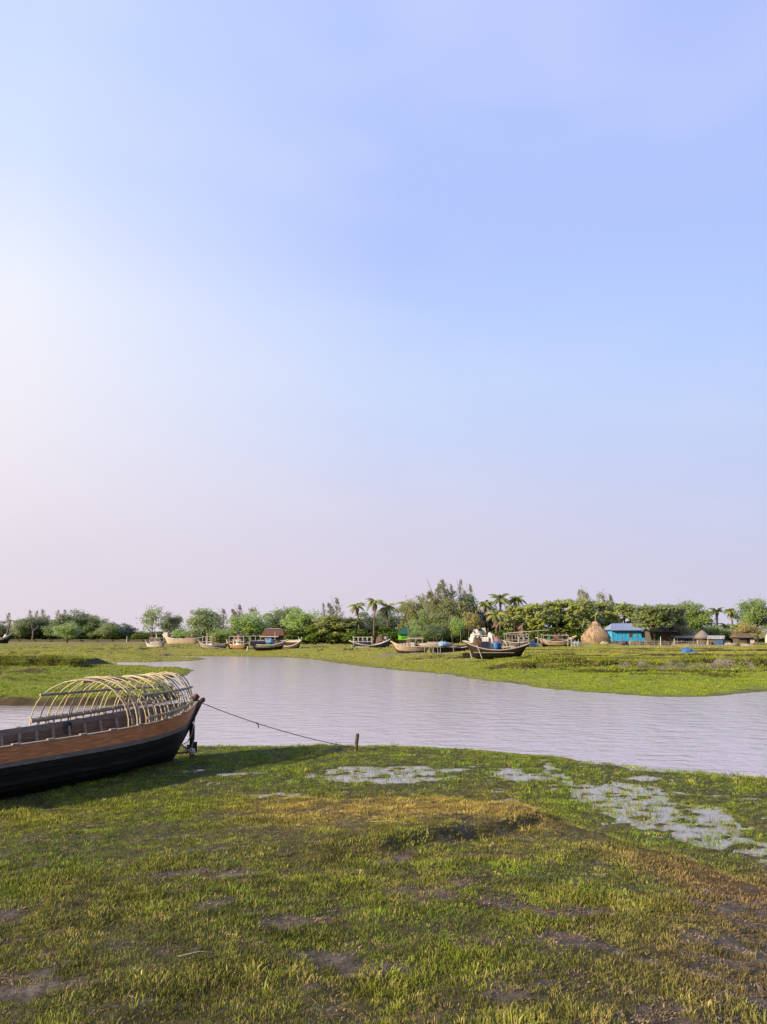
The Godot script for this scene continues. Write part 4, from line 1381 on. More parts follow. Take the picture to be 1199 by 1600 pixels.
func make_village() -> void:
	# the blue house
	var t := house_at("blue_house", "bright cyan walled house with a blue tin roof behind the haystack", "house", 42.3, -136.5, 0.04)
	block(t, "plinth", mats["mud_wall"], Vector3(0, 0.2, 0), Vector3(6.9, 0.4, 4.6))
	block(t, "wall", mats["wall_cyan"], Vector3(0, 1.35, 0), Vector3(6.3, 1.9, 4.0))
	gable_roof(t, "roof", mats["tin_blue"], Vector3(-0.1, 2.28, 0), Vector3(7.0, 1.15, 5.2), 1.2, 22)
	for x in [0.05, 2.3]:
		var fr := block(t, "window", mats["wood_grey" if x < 1.0 else "paint_navy"], Vector3(x, 1.45, 2.01), Vector3(0.66, 0.86, 0.07))
		block(fr, "shutter", mats["wood_brown" if x < 1.0 else "hollow_dark"], Vector3(x, 1.45, 2.03), Vector3(0.5, 0.7, 0.07))
	for x in [-3.12, -1.5, 1.2, 3.12]:
		block(t, "corner_post", mats["tin_blue"], Vector3(x, 1.35, 2.02), Vector3(0.09, 1.9, 0.06))
	# haystack
	t = house_at("haystack", "large rounded straw haystack with a pole through its peak", "haystack", 34.2, -126.0)
	var st := begin()
	lathe(st, PackedVector2Array([Vector2(1.95, -0.1), Vector2(2.05, 0.35), Vector2(2.16, 0.9), Vector2(2.14, 1.35), Vector2(1.85, 1.85), Vector2(1.4, 2.35), Vector2(1.0, 2.75), Vector2(0.68, 3.1), Vector2(0.55, 3.4), Vector2(0.42, 3.62), Vector2(0.12, 3.76), Vector2(0.001, 3.78)]), 40, 0.2)
	put("stack", done(st), mats["straw"], t)
	bar(t, "pole", mats["wood_grey"], Vector3(0, 3.4, 0), Vector3(0.05, 4.7, 0), 0.06)
	rng.seed = 9
	var loose := begin()
	for i in 2600:
		var a := rng.randf() * TAU
		var y := rng.randf_range(0.0, 3.5)
		var r := table(PackedFloat32Array([0, 2.02, 0.9, 2.16, 1.35, 2.14, 1.85, 1.85, 2.35, 1.4, 2.75, 1.0, 3.1, 0.68, 3.5, 0.5]), y)
		var p := Vector3(cos(a) * r, y, sin(a) * r)
		var d := (Vector3(cos(a), -1.3, sin(a)) + Vector3(rng.randfn(), rng.randfn(), rng.randfn()) * 0.5).normalized()
		var w := d.cross(Vector3(rng.randfn(), rng.randfn(), rng.randfn())).normalized() * 0.026
		for v in [p - w - d * 0.1, p + w - d * 0.1, p + d * 0.4]:
			loose.add_vertex(v)
	put("loose_straw", done(loose), mats["straw"], t).set_meta("kind", "stuff")
	t = house_at("plastic_sheet", "pale grey sheet spread on the ground left of the haystack", "sheet", 31.2, -128.5)
	bundle(t, "sheet", mats["tarp_lightblue"], Vector3.ZERO, Vector3(3.4, 0.75, 2.0), 0.15)
	t = house_at("straw_heap", "low heap of loose straw at the haystack's foot", "straw heap", 34.9, -123.4)
	bundle(t, "heap", mats["mat_straw"], Vector3.ZERO, Vector3(1.6, 0.6, 0.9), 0.35)
	# shed with a green door
	t = house_at("shed", "grey shed with a wide dark green door beside the cyan house", "shed", 45.9, -131.0)
	block(t, "wall", mats["mud_wall"], Vector3(0.3, 1.05, 0), Vector3(3.9, 2.1, 3.0))
	block(t, "door", mats["door_green"], Vector3(-0.95, 0.95, 1.51), Vector3(1.3, 1.8, 0.07))
	gable_roof(t, "roof", mats["tin_grey"], Vector3(0.3, 2.08, 0), Vector3(4.6, 0.75, 4.0), 0.0, 12)
	t = house_at("long_shed", "long low mud walled shed with a pale tin roof under the dark trees", "shed", 47.6, -133.5)
	block(t, "wall", mats["mud_wall"], Vector3(0.2, 0.8, 0), Vector3(4.0, 1.6, 2.4))
	gable_roof(t, "roof", mats["tin_grey"], Vector3(0.2, 1.58, 0), Vector3(4.6, 0.6, 3.4), 0.0, 10)
	# open shed
	t = house_at("open_shed", "open sided shed on thin posts with a flat pale roof", "shed", 49.0, -127.5)
	for x in [-1.5, -0.5, 0.5, 1.5]:
		for z in [-0.8, 0.8]:
			bar(t, "post", mats["wood_grey"], Vector3(x, 0, z), Vector3(x, 1.45 + 0.1 * z, z), 0.06)
	block(t, "roof", mats["tin_grey"], Vector3(0, 1.5, 0), Vector3(3.6, 0.07, 2.4), Basis(Vector3.RIGHT, 0.12))
	bar(t, "rail", mats["wood_pale"], Vector3(-1.5, 0.75, 0.85), Vector3(1.5, 0.75, 0.85), 0.05)
	# cone roofed hut
	t = house_at("thatched_hut", "small hut with a steep grey cone shaped thatch roof", "hut", 50.3, -123.5)
	st = begin()
	lathe(st, PackedVector2Array([Vector2(0.95, -0.1), Vector2(0.98, 0.95)]), 16, 0.03)
	put("wall", done(st), mats["mud_wall"], t)
	st = begin()
	lathe(st, PackedVector2Array([Vector2(0.9, 0.8), Vector2(1.3, 0.85), Vector2(1.05, 1.3), Vector2(0.55, 1.8), Vector2(0.18, 2.1), Vector2(0.001, 2.16)]), 18, 0.12)
	put("roof", done(st), mats["thatch_grey"], t)
	# small blue walled shed
	t = house_at("small_shed", "small shed with one dark blue side and pale tin roof", "shed", 50.4, -118.6, -0.5)
	block(t, "wall", mats["mud_wall"], Vector3(0, 0.6, 0), Vector3(1.9, 1.2, 1.7))
	block(t, "side_wall", mats["wall_blue"], Vector3(0.96, 0.58, 0), Vector3(0.05, 1.1, 1.66))
	block(t, "front_wall", mats["wall_blue"], Vector3(0.35, 0.56, 0.86), Vector3(1.2, 1.05, 0.05))
	gable_roof(t, "roof", mats["tin_grey"], Vector3(0, 1.18, 0), Vector3(2.4, 0.45, 2.3), 0.0, 7)
	t = house_at("thatch_sheaf", "pale yellow sheaf leaning beside the small blue sided shed", "sheaf", 48.7, -117.6)
	bundle(t, "sheaf", mats["straw"], Vector3.ZERO, Vector3(0.5, 1.0, 0.5), 0.2, 1.4)
	# right edge
	t = house_at("hut", "low hut at the right edge under the tall tree, pale cloth at its door", "hut", 59.7, -130.0)
	block(t, "wall", mats["mud_wall"], Vector3(0, 0.7, 0), Vector3(2.6, 1.4, 2.0))
	block(t, "door_opening", mats["hollow_dark"], Vector3(0.35, 0.6, 1.01), Vector3(0.5, 1.15, 0.05))
	block(t, "door_cloth", mats["cloth_white"], Vector3(1.0, 0.65, 1.03), Vector3(0.7, 0.9, 0.04))
	gable_roof(t, "roof", mats["thatch"], Vector3(0, 1.38, 0), Vector3(3.4, 0.7, 3.0), 0.3)
	t = house_at("pale_tent", "pale rounded cloth covered hut cut by the right edge", "hut", 64.2, -129.0)
	bundle(t, "cover", mats["cloth_white"], Vector3.ZERO, Vector3(2.6, 1.9, 2.4), 0.08, 0.8)
	t = house_at("thatched_house", "distant hut with a reddish thatch roof and pale ridge behind the moored boats", "hut", -20.0, -143.0)
	block(t, "wall", mats["mud_wall"], Vector3(0, 1.0, 0), Vector3(3.2, 2.0, 2.4))
	block(t, "door_opening", mats["hollow_dark"], Vector3(0.7, 1.0, 1.21), Vector3(0.5, 1.5, 0.05))
	gable_roof(t, "roof", mats["thatch_red"], Vector3(0, 1.95, 0), Vector3(4.1, 1.15, 3.6), 0.45)
	block(t, "roof_ridge", mats["tin_grey"], Vector3(0, 3.12, 0), Vector3(2.6, 0.14, 0.5))
	block(t, "awning", mats["wood_cream"], Vector3(-0.6, 1.75, 1.9), Vector3(3.4, 0.07, 1.1), Basis(Vector3.RIGHT, 0.15))
	t = house_at("green_hut", "small hut of bright green sheets with a teal roof behind the cream boat", "hut", 3.5, -133.0)
	block(t, "wall", mats["wood_dark"], Vector3(0, 0.8, 0), Vector3(1.9, 1.6, 1.6))
	block(t, "front_sheet", mats["sheet_green"], Vector3(-0.05, 2.0, 0.83), Vector3(1.95, 1.0, 0.06))
	block(t, "sheet_fold", mats["sheet_teal"], Vector3(0.1, 1.85, 0.87), Vector3(1.1, 0.18, 0.05), Basis(Vector3.BACK, 0.1))
	gable_roof(t, "roof", mats["sheet_teal"], Vector3(0.3, 2.5, 0), Vector3(3.0, 0.95, 2.6), 1.0)
	t = house_at("brush_heap", "arched heap of dry brush between the blue boat and the green hut", "brush heap", -0.1, -128.0)
	bundle(t, "heap", mats["nets_brown"], Vector3(0, 0, 0), Vector3(2.4, 1.9, 1.6), 0.4)
	bundle(t, "top", mats["mat_straw"], Vector3(0.5, 1.5, 0), Vector3(0.9, 0.6, 0.9), 0.3)
	# fence posts and wires along the sandy strip
	for q in [[42.7, -121.0, 1.35, "leaning white post in front of the green door shed"], [44.8, -121.0, 1.35, "white post in front of the open shed's left end"], [48.6, -121.5, 1.0, "short grey post left of the cone roofed hut"], [38.3, -122.0, 0.8, "thin stick right of the haystack"], [53.4, -124.0, 1.2, "thin post right of the small blue sided shed"]]:
		var p := house_at("fence_post", q[3], "post", q[0], q[1])
		bar(p, "post", mats["wood_pale"], Vector3(0, -0.1, 0), Vector3(0.12, q[2], 0), 0.07)
		bar(p, "crossbar", mats["wood_grey"], Vector3(-0.3, q[2] * 0.6, 0.02), Vector3(0.35, q[2] * 0.62, 0.02), 0.03)
	for q in [[-60.6, -185.0, "first pale post of the fence under the left grove"], [-53.7, -185.0, "second pale post of the fence under the left grove"], [-45.2, -183.0, "third pale post of the fence, nearest the ragged tree"], [-38.4, -182.0, "last pale post of the fence behind the white boat"]]:
		var p := house_at("fence_post", q[2], "post", q[0], q[1])
		bar(p, "post", mats["wood_pale"], Vector3(0, -0.1, 0), Vector3(0.03, 1.5, 0), 0.09)
	var bf := house_at("bamboo_fence", "rickety low bamboo fence along the sandy strip, right of the haystack", "fence", 38.0, -121.6)
	rng.seed = 88
	for i in 44:
		var x := 0.36 * i + rng.randf_range(-0.08, 0.08)
		var tall := rng.randf_range(0.45, 0.95)
		bar(bf, "picket", mats["wood_grey" if i % 3 else "wood_brown"], Vector3(x, -0.15, 0), Vector3(x + rng.randf_range(-0.1, 0.1), tall, rng.randf_range(-0.05, 0.05)), 0.04)
	for y in [0.3, 0.6]:
		bar(bf, "rail", mats["wood_grey"], Vector3(-0.2, y, 0.06), Vector3(15.7, y + 0.04, 0.06), 0.035)
	for q in [[36.9, -121.0, 1.5, 0.5, "mud_wall", "low mound of grey mud before the haystack's right side"], [52.2, -117.5, 2.4, 0.5, "mat_straw", "flat pile of pale reeds right of the small blue sided shed"], [55.5, -119.0, 3.2, 0.45, "wood_grey", "grey heap of driftwood before the two thin palms"], [29.0, -118.0, 2.2, 0.35, "mat_straw", "low pale heap between the wooden boat and the haystack"], [58.5, -122.0, 2.6, 0.5, "mud_wall", "rough mud bank before the hut at the right edge"]]:
		var hp := house_at("heap", q[5], "heap", q[0], q[1])
		bundle(hp, "mound", mats[q[4]], Vector3.ZERO, Vector3(q[2], q[3], 1.2), 0.45)
		bundle(hp, "loose_part", mats["wood_brown"], Vector3(q[2] * 0.3, 0, 0.4), Vector3(q[2] * 0.3, q[3] * 0.7, 0.5), 0.45)
	var wall := house_at("rubble_wall", "low rough bank of mud and rubble before the cyan house", "wall", 43.5, -124.5)
	for i in 14:
		bundle(wall, "mound", mats["mud_wall"], Vector3(-6.5 + i * 1.0, -0.1, 0.3 * sin(i * 2.0)), Vector3(1.7, 0.55 + 0.18 * sin(i * 1.7), 1.0), 0.5)
	var fence := house_at("thatch_fence", "long low grey thatch fence under the left grove", "fence", -76.0, -192.0)
	for i in 22:
		block(fence, "panel", mats["mud_wall"], Vector3(-20.0 + i * 1.9, 0.35, 0.2 * sin(i * 3.0)), Vector3(1.85, 0.6 + 0.15 * sin(i * 2.3), 0.1))
	# things left on the meadow
	t = house_at("tarpaulin_bundle", "blue tarpaulin bundle lying on the right meadow", "tarpaulin", 32.4, -83.7)
	bundle(t, "bundle", mats["tarp_blue"], Vector3.ZERO, Vector3(1.25, 0.5, 0.9), 0.3)
	bundle(t, "fold", mats["tarp_blue"], Vector3(0.5, 0, 0.3), Vector3(0.9, 0.24, 0.6), 0.3)
	for q in [[12.3, -37.5, 0], [-29.0, -58.0, 1]]:
		var o := put("twig", tuft(3, 0.02, 0.55, 0.03, 40), mats["dry_bush"])
		o.position = Vector3(-24.3 if q[2] == 1 else 26.2, 0, -50.5 if q[2] == 1 else -63.0)
		o.position.y = height(o.position.x, o.position.z)
		tag(o, "thin stick standing in the left lawn near the turf block" if q[2] == 1 else "thin stick on the grey mud of the right bank", "stick")
	# clods of the bank broken off at the right foreground corner
	rng.seed = 61
	for q in [[3.42, -6.75, 0.3, "largest flat topped mud clod at the bottom right corner"], [3.65, -6.95, 0.2, "mud clod farthest back of those at the bottom right corner"], [3.3, -6.3, 0.22, "mud clod nearest the bottom edge at the right corner"], [3.2, -6.95, 0.13, "smallest mud clod, left of the others at the right corner"]]:
		var x: float = q[0]
		var z: float = q[1]
		var o := bundle(self, "mud_clod", mats["mud_wall"], Vector3(x * 0.01, 0, 0), Vector3(1, 0.6, 0.9) * q[2], 0.5)
		o.position = Vector3(x, height(x, z) - 0.02, z)
		o.rotation.y = rng.randf() * TAU
		tag(o, q[3], "mud clod", "crumbled mud clods at the right corner")
	# dry stems lying on the near grass
	for q in [[0.55, -15.2, 0.5, 0.2, "pale dry straw lying on the tan mound, the upper one"], [0.1, -12.4, 0.6, -0.15, "pale dry straw at the slumped edge of the mound"], [-1.6, -7.2, 0.35, 0.3, "dry straw on the grass at the bottom left centre"]]:
		var o := put("dry_straw", tuft(1, 0.01, 0.1, 0.01, 3), mats["mat_straw"])
		var s2 := begin()
		var y: float = height(q[0], q[1])
		tube(s2, PackedVector3Array([Vector3(-q[2] * 0.5, 0.07, 0), Vector3(0, 0.1, 0.03), Vector3(q[2] * 0.5, 0.05, -0.02)]), 0.006, 0.004, 5)
		o.mesh = done(s2)
		o.position = Vector3(q[0], y, q[1])
		o.rotation.y = q[3]
		tag(o, q[4], "straw")

func make_boats() -> void:
	var M := mats
	var t: Node3D
	# the dark boat nearest on the right bank
	t = boat("fishing_boat", "dark brown fishing boat on the grass at the right shore, blue barrels aboard", 10.75, -74.6, -0.12, Vector3(6.4, 0.85, 1.9), Vector2(0.85, 0.62), M["wood_black"], M["wood_dark"], M["wood_grey"], 0.62, 0.0, 0.1)
	var bw := begin()
	for s in [-1.0, 1.0]:
		var a := Vector3(-3.1, 1.62, 0.0)
		var b := Vector3(-1.75, 0.98, s * 0.78)
		quad(bw, a, a + Vector3(0.75, -1.05, s * 0.3), b + Vector3(0, -0.4, 0.02 * s), b + Vector3(0, 0.12, 0))
	put("bulwark", done(bw), M["wood_dark"], t)
	for s in [-1.0, 1.0]:
		bar(t, "rubbing_band", M["wood_grey"], Vector3(-2.2, 0.62, s * 0.8), Vector3(1.6, 0.62, s * 0.94), 0.035)
	bar(t, "stern_pole", M["wood_pale"], Vector3(-1.85, 1.35, 0.85), Vector3(-1.4, 0.1, 0.95), 0.04)
	block(t, "engine_box", M["paint_navy"], Vector3(-1.05, 1.15, 0.25), Vector3(0.75, 1.0, 0.7))
	block(t, "ice_box", M["paint_white"], Vector3(-1.05, 1.87, 0.25), Vector3(0.6, 0.42, 0.6))
	bundle(t, "white_sack", M["cloth_white"], Vector3(-0.5, 1.25, 0.1), Vector3(0.7, 1.05, 0.6))
	bundle(t, "net_pile", M["nets_brown"], Vector3(-1.8, 0.9, 0.0), Vector3(1.3, 1.0, 1.0), 0.4)
	for x in [-0.05, 0.28]:
		var st := begin()
		lathe(st, PackedVector2Array([Vector2(0.001, 0.55), Vector2(0.23, 0.55), Vector2(0.25, 0.75), Vector2(0.25, 1.1), Vector2(0.22, 1.22), Vector2(0.001, 1.24)]), 12)
		var br := put("barrel", done(st), M["tarp_blue"], t)
		br.position = Vector3(x, 0.38, 0.5 - x)
	bundle(t, "clothes_pile", M["cloth_pink"], Vector3(0.1, 1.6, 0.15), Vector3(0.85, 0.5, 0.6), 0.4)
	bundle(t, "straw_cover", M["mat_straw"], Vector3(1.4, 0.68, 0.0), Vector3(1.5, 0.6, 1.2), 0.12, 0.7)
	block(t, "bench", M["wood_cream"], Vector3(0.75, 1.15, 0.3), Vector3(0.6, 0.08, 0.9))
	for z in [-0.35, 0.6]:
		bar(t, "deck_post", M["wood_pale"], Vector3(0.95, 0.6, z), Vector3(0.95, 1.35, z), 0.05)
	bar(t, "deck_post", M["wood_black"], Vector3(2.15, 0.9, 0.1), Vector3(2.15, 1.55, 0.1), 0.06)
	bar(t, "rudder_post", M["wood_grey"], Vector3(-2.5, 0.75, 0.0), Vector3(-2.35, 0.02, 0.05), 0.09)
	block(t, "rudder", M["wood_black"], Vector3(-2.85, 0.32, 0.0), Vector3(0.75, 0.5, 0.08))
	# the white boat with a roof frame behind it
	t = boat("fishing_boat", "white and grey cluttered boat directly behind the dark boat's stern", 12.4, -98.0, 0.15, Vector3(4.6, 0.75, 1.7), Vector2(0.5, 0.6), M["wood_dark"], M["wood_pale"], M["paint_white"], 0.4)
	frame_rail(t, M["wood_pale"], -1.2, 1.3, 0.6, 1.95, 0.6, 3)
	bundle(t, "white_cloth", M["cloth_white"], Vector3(-0.9, 1.0, 0.1), Vector3(1.5, 1.3, 1.2), 0.4)
	bundle(t, "roof_cloth", M["cloth_white"], Vector3(-0.7, 1.95, 0), Vector3(1.3, 0.55, 0.9), 0.4)
	bundle(t, "grey_sack", M["cloth_white"], Vector3(0.9, 0.7, 0.3), Vector3(0.9, 0.6, 0.8), 0.35)
	bundle(t, "lamp_hood", M["paint_white"], Vector3(0.9, 2.0, 0), Vector3(0.4, 0.3, 0.4), 0.1)
	t = house_at("leaning_panel", "large dark brown panel leaning beside a pale sheet under the palms", "panel", 12.7, -104.5)
	block(t, "panel", M["wood_dark"], Vector3(0, 2.0, 0), Vector3(0.7, 2.6, 1.6), Basis(Vector3.BACK, 0.62))
	block(t, "sheet", M["cloth_white"], Vector3(0.7, 2.6, 0.1), Vector3(0.5, 0.85, 0.06), Basis(Vector3.BACK, 0.1))
	bar(t, "prop", M["wood_grey"], Vector3(0.5, -0.3, 0.2), Vector3(0.3, 2.2, 0.2), 0.07)
	# boat with the long frame
	t = boat("fishing_boat", "grey cabin boat under a long pole frame right of the cluttered white boat", 18.8, -110.5, 0.05, Vector3(4.8, 0.7, 1.7), Vector2(0.4, 0.5), M["wood_dark"], M["wood_grey"], M["wood_pale"], 0.45)
	frame_rail(t, M["wood_grey"], -1.6, 1.5, 0.5, 1.9, 0.7, 4)
	cabin(t, M["cloth_white"], M["tin_grey"], Vector3(0.9, 1.15, 0), Vector3(1.4, 0.85, 1.1))
	bundle(t, "net_pile", M["nets_brown"], Vector3(-0.8, 0.5, 0), Vector3(1.3, 0.9, 1.1), 0.4)
	bar(t, "mast", M["wood_brown"], Vector3(-0.35, 0.5, 0), Vector3(-0.25, 3.7, 0), 0.085)
	bundle(t, "mast_top", M["wood_black"], Vector3(-0.25, 3.65, 0), Vector3(0.5, 0.35, 0.4), 0.3)
	bar(t, "long_pole", M["wood_pale"], Vector3(-1.6, 2.05, 0.75), Vector3(4.4, 2.5, 0.75), 0.05)
	t = house_at("furled_flag", "faded pinkish flag hanging on a pole behind the long frame boat", "flag", 20.1, -115.0)
	bar(t, "pole", M["wood_grey"], Vector3(0.25, 0, 0), Vector3(0.3, 3.0, 0), 0.05)
	var fg := begin()
	for i in 6:
		var y0 := 1.2 + 0.28 * i
		var y1 := y0 + 0.28
		var w0 := 0.28 + 0.06 * sin(i * 1.9)
		var w1 := 0.28 + 0.06 * sin((i + 1) * 1.9) - (0.15 if i == 5 else 0.0)
		quad(fg, Vector3(0.27 - w0 * 2.0, y0, 0.12 * sin(i * 2.0)), Vector3(0.27, y0, 0), Vector3(0.29, y1, 0), Vector3(0.29 - w1 * 2.0, y1, 0.12 * sin((i + 1) * 2.0)))
	put("cloth", done(fg), M["cloth_pink"], t)
	t = house_at("tarpaulin_cone", "light blue tarpaulin draped to a point near the wooden boat's bow", "tarpaulin", 21.3, -112.0)
	bundle(t, "cover", M["tarp_lightblue"], Vector3.ZERO, Vector3(0.95, 1.05, 0.8), 0.12, 1.8)
	bundle(t, "sack", M["cloth_white"], Vector3(0.6, 0, 0.1), Vector3(0.6, 0.55, 0.5), 0.3)
	# the wooden boat on the right
	t = boat("fishing_boat", "pale brown wooden boat with a hooped shelter, left of the haystack", 25.0, -113.5, 0.0, Vector3(5.9, 0.9, 1.9), Vector2(0.5, 0.75), M["wood_dark"], M["wood_cream"], M["wood_cream"], 0.4, 0.08)
	bundle(t, "net_pile", M["nets_brown"], Vector3(0.1, 0.7, 0), Vector3(2.6, 1.05, 1.4), 0.45)
	bundle(t, "green_net", M["net_green"], Vector3(-1.1, 0.8, 0.4), Vector3(1.2, 0.75, 0.8), 0.35)
	frame_rail(t, M["wood_grey"], -2.0, 1.6, 0.7, 1.75, 0.65, 4)
	for i in 4:
		bar(t, "prop_pole", M["wood_pale"], Vector3(1.4 + 0.45 * i, -0.3, 1.05), Vector3(1.5 + 0.5 * i, 1.3 + 0.2 * sin(i * 2.0), 0.9), 0.05)
	bar(t, "tall_post", M["wood_grey"], Vector3(-2.75, 0.0, 0.5), Vector3(-2.7, 2.3, 0.5), 0.08)
	# the cream boat with its jetty
	t = boat("fishing_boat", "cream wooden boat with a light roof frame, left end of the sandy jetty", 3.7, -104.0, PI + 0.1, Vector3(5.6, 0.95, 1.8), Vector2(0.35, 0.75), M["wood_brown"], M["wood_cream"], M["wood_cream"], 0.42)
	frame_rail(t, M["wood_grey"], -1.4, 0.5, 0.8, 2.0, 0.6, 2)
	block(t, "roof_sheet", M["wood_pale"], Vector3(-0.6, 2.1, 0), Vector3(1.9, 0.08, 1.3))
	block(t, "water_drum", M["paint_white"], Vector3(-0.1, 1.25, -0.5), Vector3(0.45, 0.6, 0.4))
	bundle(t, "cloth", M["cloth_pink"], Vector3(-1.0, 0.8, -0.3), Vector3(0.6, 1.2, 0.5), 0.3)
	bundle(t, "net_pile", M["nets_brown"], Vector3(-1.9, 0.75, 0.0), Vector3(0.9, 0.5, 0.8), 0.4)
	for i in 5:
		block(t, "side_board", M["wood_cream"], Vector3(1.9 - 0.42 * i, 1.18 + 0.04 * i, -0.62 - 0.06 * sin(i * 0.8)), Vector3(0.34, 0.42, 0.05))
	block(t, "shelter", M["hollow_dark"], Vector3(1.3, 1.25, 0), Vector3(0.8, 0.6, 0.9))
	t = house_at("jetty", "brush covered earth jetty on thin posts between two hulls", "jetty", 7.2, -101.0)
	bundle(t, "earth_top", M["mat_straw"], Vector3(-0.3, 0.95, -0.6), Vector3(4.8, 0.55, 2.2), 0.3, 0.6)
	block(t, "deck", M["wood_grey"], Vector3(-0.2, 0.95, -0.4), Vector3(4.6, 0.12, 2.0))
	block(t, "earth_face", M["mud_wall"], Vector3(0.6, 0.35, -1.2), Vector3(3.4, 1.2, 0.5))
	for x in [-2.0, -0.9, -0.75, -0.2, 0.05, 1.75]:
		bar(t, "post", M["wood_grey"], Vector3(x, -0.35, 0.75), Vector3(x + 0.1 * sin(x * 9.0), 1.0, 0.6), 0.055)
	t = house_at("tarpaulin", "crumpled light blue tarpaulin lying on the jetty", "tarpaulin", 7.7, -100.4)
	t.position.y += 1.1
	bundle(t, "tarp", M["tarp_lightblue"], Vector3.ZERO, Vector3(1.15, 0.5, 0.7), 0.35, 0.8)
	t = boat("fishing_boat", "brown upturned looking hull with loose planks, right end of the jetty", 9.9, -103.0, 0.1, Vector3(4.0, 0.9, 1.6), Vector2(0.3, 0.5), M["wood_dark"], M["wood_brown"], M["wood_pale"], 0.5, 0.12)
	for i in 4:
		block(t, "loose_plank", M["wood_grey"], Vector3(-0.3 + 0.1 * i, 0.98 + 0.06 * i, -0.3 + 0.22 * i), Vector3(3.4, 0.05, 0.18), Basis(Vector3.UP, 0.05 * i))
	# the blue boat
	t = boat("fishing_boat", "navy blue boat with a raised bow and white rail posts amid the meadow", -2.2, -125.0, 0.12, Vector3(6.6, 0.85, 1.9), Vector2(0.75, 0.95), M["wood_black"], M["paint_blue"], M["wood_pale"], 0.42)
	frame_rail(t, M["wood_pale"], -2.6, 0.3, 0.9, 2.15, 0.65, 4)
	bundle(t, "navy_cover", M["tarp_navy"], Vector3(-1.05, 0.65, 0.05), Vector3(3.0, 1.0, 1.6), 0.1, 0.6)
	bundle(t, "bow_sack", M["cloth_white"], Vector3(2.3, 1.1, 0), Vector3(0.4, 0.4, 0.4), 0.2)
	block(t, "cream_board", M["wood_cream"], Vector3(-1.3, 0.62, 0.93), Vector3(2.2, 0.16, 0.05))
	bar(t, "rudder_post", M["wood_pale"], Vector3(-2.95, 0.9, 0), Vector3(-2.75, 0.02, 0), 0.1)
	# the row of boats on the left
	t = boat("fishing_boat", "black hulled boat with bright blue side boards and a covered heap aboard", -17.6, -120.0, 0.12, Vector3(5.9, 0.85, 1.8), Vector2(0.2, 0.85), M["wood_black"], M["wood_grey"], M["wood_pale"], 0.6)
	block(t, "side_board", M["paint_navy"], Vector3(-1.6, 1.15, 0.72), Vector3(2.3, 0.65, 0.05))
	block(t, "white_box", M["paint_white"], Vector3(-1.2, 1.2, -0.1), Vector3(0.9, 0.9, 0.8))
	block(t, "stern_board", M["paint_navy"], Vector3(-2.72, 1.15, 0.0), Vector3(0.05, 0.65, 1.4))
	frame_rail(t, M["wood_grey"], -2.75, -0.5, 0.9, 2.25, 0.62, 3)
	bundle(t, "blue_cover", M["tarp_lightblue"], Vector3(0.15, 0.8, 0.1), Vector3(1.6, 1.05, 1.2), 0.25)
	bundle(t, "green_net", M["net_green"], Vector3(0.0, 0.72, 0.6), Vector3(1.3, 0.5, 0.7), 0.3)
	bundle(t, "red_net", M["nets_brown"], Vector3(1.35, 0.9, 0.1), Vector3(1.2, 0.65, 0.9), 0.35)
	bar(t, "mast", M["wood_cream"], Vector3(1.0, 0.8, 0), Vector3(0.95, 2.9, 0), 0.06)
	bar(t, "rudder_post", M["wood_pale"], Vector3(-3.1, 0.7, 0.1), Vector3(-3.2, 0.0, 0.1), 0.12)
	t = boat("fishing_boat", "brown hull tipped on its side right of the black hulled boat", -14.9, -127.0, -0.5, Vector3(4.6, 0.85, 1.9), Vector2(0.3, 0.5), M["wood_brown"], M["wood_cream"], M["wood_pale"], 0.5, 0.5, 0.0)
	t = boat("fishing_boat", "orange brown cabin boat with white window frames, left of the blue boards", -23.2, -125.0, PI - 0.5, Vector3(4.6, 0.85, 1.8), Vector2(0.4, 0.85), M["wood_dark"], M["wood_orange"], M["wood_cream"], 0.4)
	cabin(t, M["paint_white"], M["cloth_white"], Vector3(-0.2, 1.25, 0), Vector3(1.5, 0.8, 1.1))
	frame_rail(t, M["wood_grey"], -1.7, 1.2, 0.8, 2.25, 0.7, 3)
	bundle(t, "pink_cloth", M["cloth_pink"], Vector3(-0.2, 1.65, 0), Vector3(0.9, 0.8, 0.7), 0.3)
	t = boat("fishing_boat", "weathered grey boat with a raised bow at left, blue stern and thin mast", -27.2, -125.5, PI - 0.2, Vector3(5.4, 0.85, 1.8), Vector2(0.3, 0.85), M["wood_black"], M["wood_grey"], M["wood_grey"], 0.4)
	block(t, "blue_board", M["paint_blue"], Vector3(-1.3, 0.85, -0.9), Vector3(2.2, 0.28, 0.05))
	bundle(t, "white_sacks", M["cloth_white"], Vector3(0.5, 0.7, -0.3), Vector3(1.6, 0.45, 0.9), 0.3)
	frame_rail(t, M["wood_grey"], 0.0, 1.6, 0.8, 2.2, 0.6, 2)
	bar(t, "mast", M["wood_pale"], Vector3(1.15, 0.7, 0), Vector3(1.15, 2.8, 0), 0.07)
	bar(t, "boom", M["wood_orange"], Vector3(0.5, 1.6, 0), Vector3(-0.5, 2.9, 0), 0.12)
	t = boat("fishing_boat", "small white boat with a boxy stern frame, leftmost of the near row", -38.2, -131.5, 2.75, Vector3(4.2, 0.85, 1.7), Vector2(0.55, 0.65), M["wood_pale"], M["paint_white"], M["wood_grey"], 0.5)
	frame_rail(t, M["wood_grey"], -1.2, 0.7, 0.75, 1.9, 0.6, 3)
	block(t, "side_board", M["wood_grey"], Vector3(-0.4, 1.0, -0.66), Vector3(1.5, 0.5, 0.05))
	bundle(t, "white_cover", M["cloth_white"], Vector3(0.9, 0.75, 0), Vector3(0.9, 0.45, 0.9), 0.2)
	bar(t, "flag_pole", M["wood_pale"], Vector3(-0.2, 1.9, 0), Vector3(0.0, 2.7, 0), 0.08)
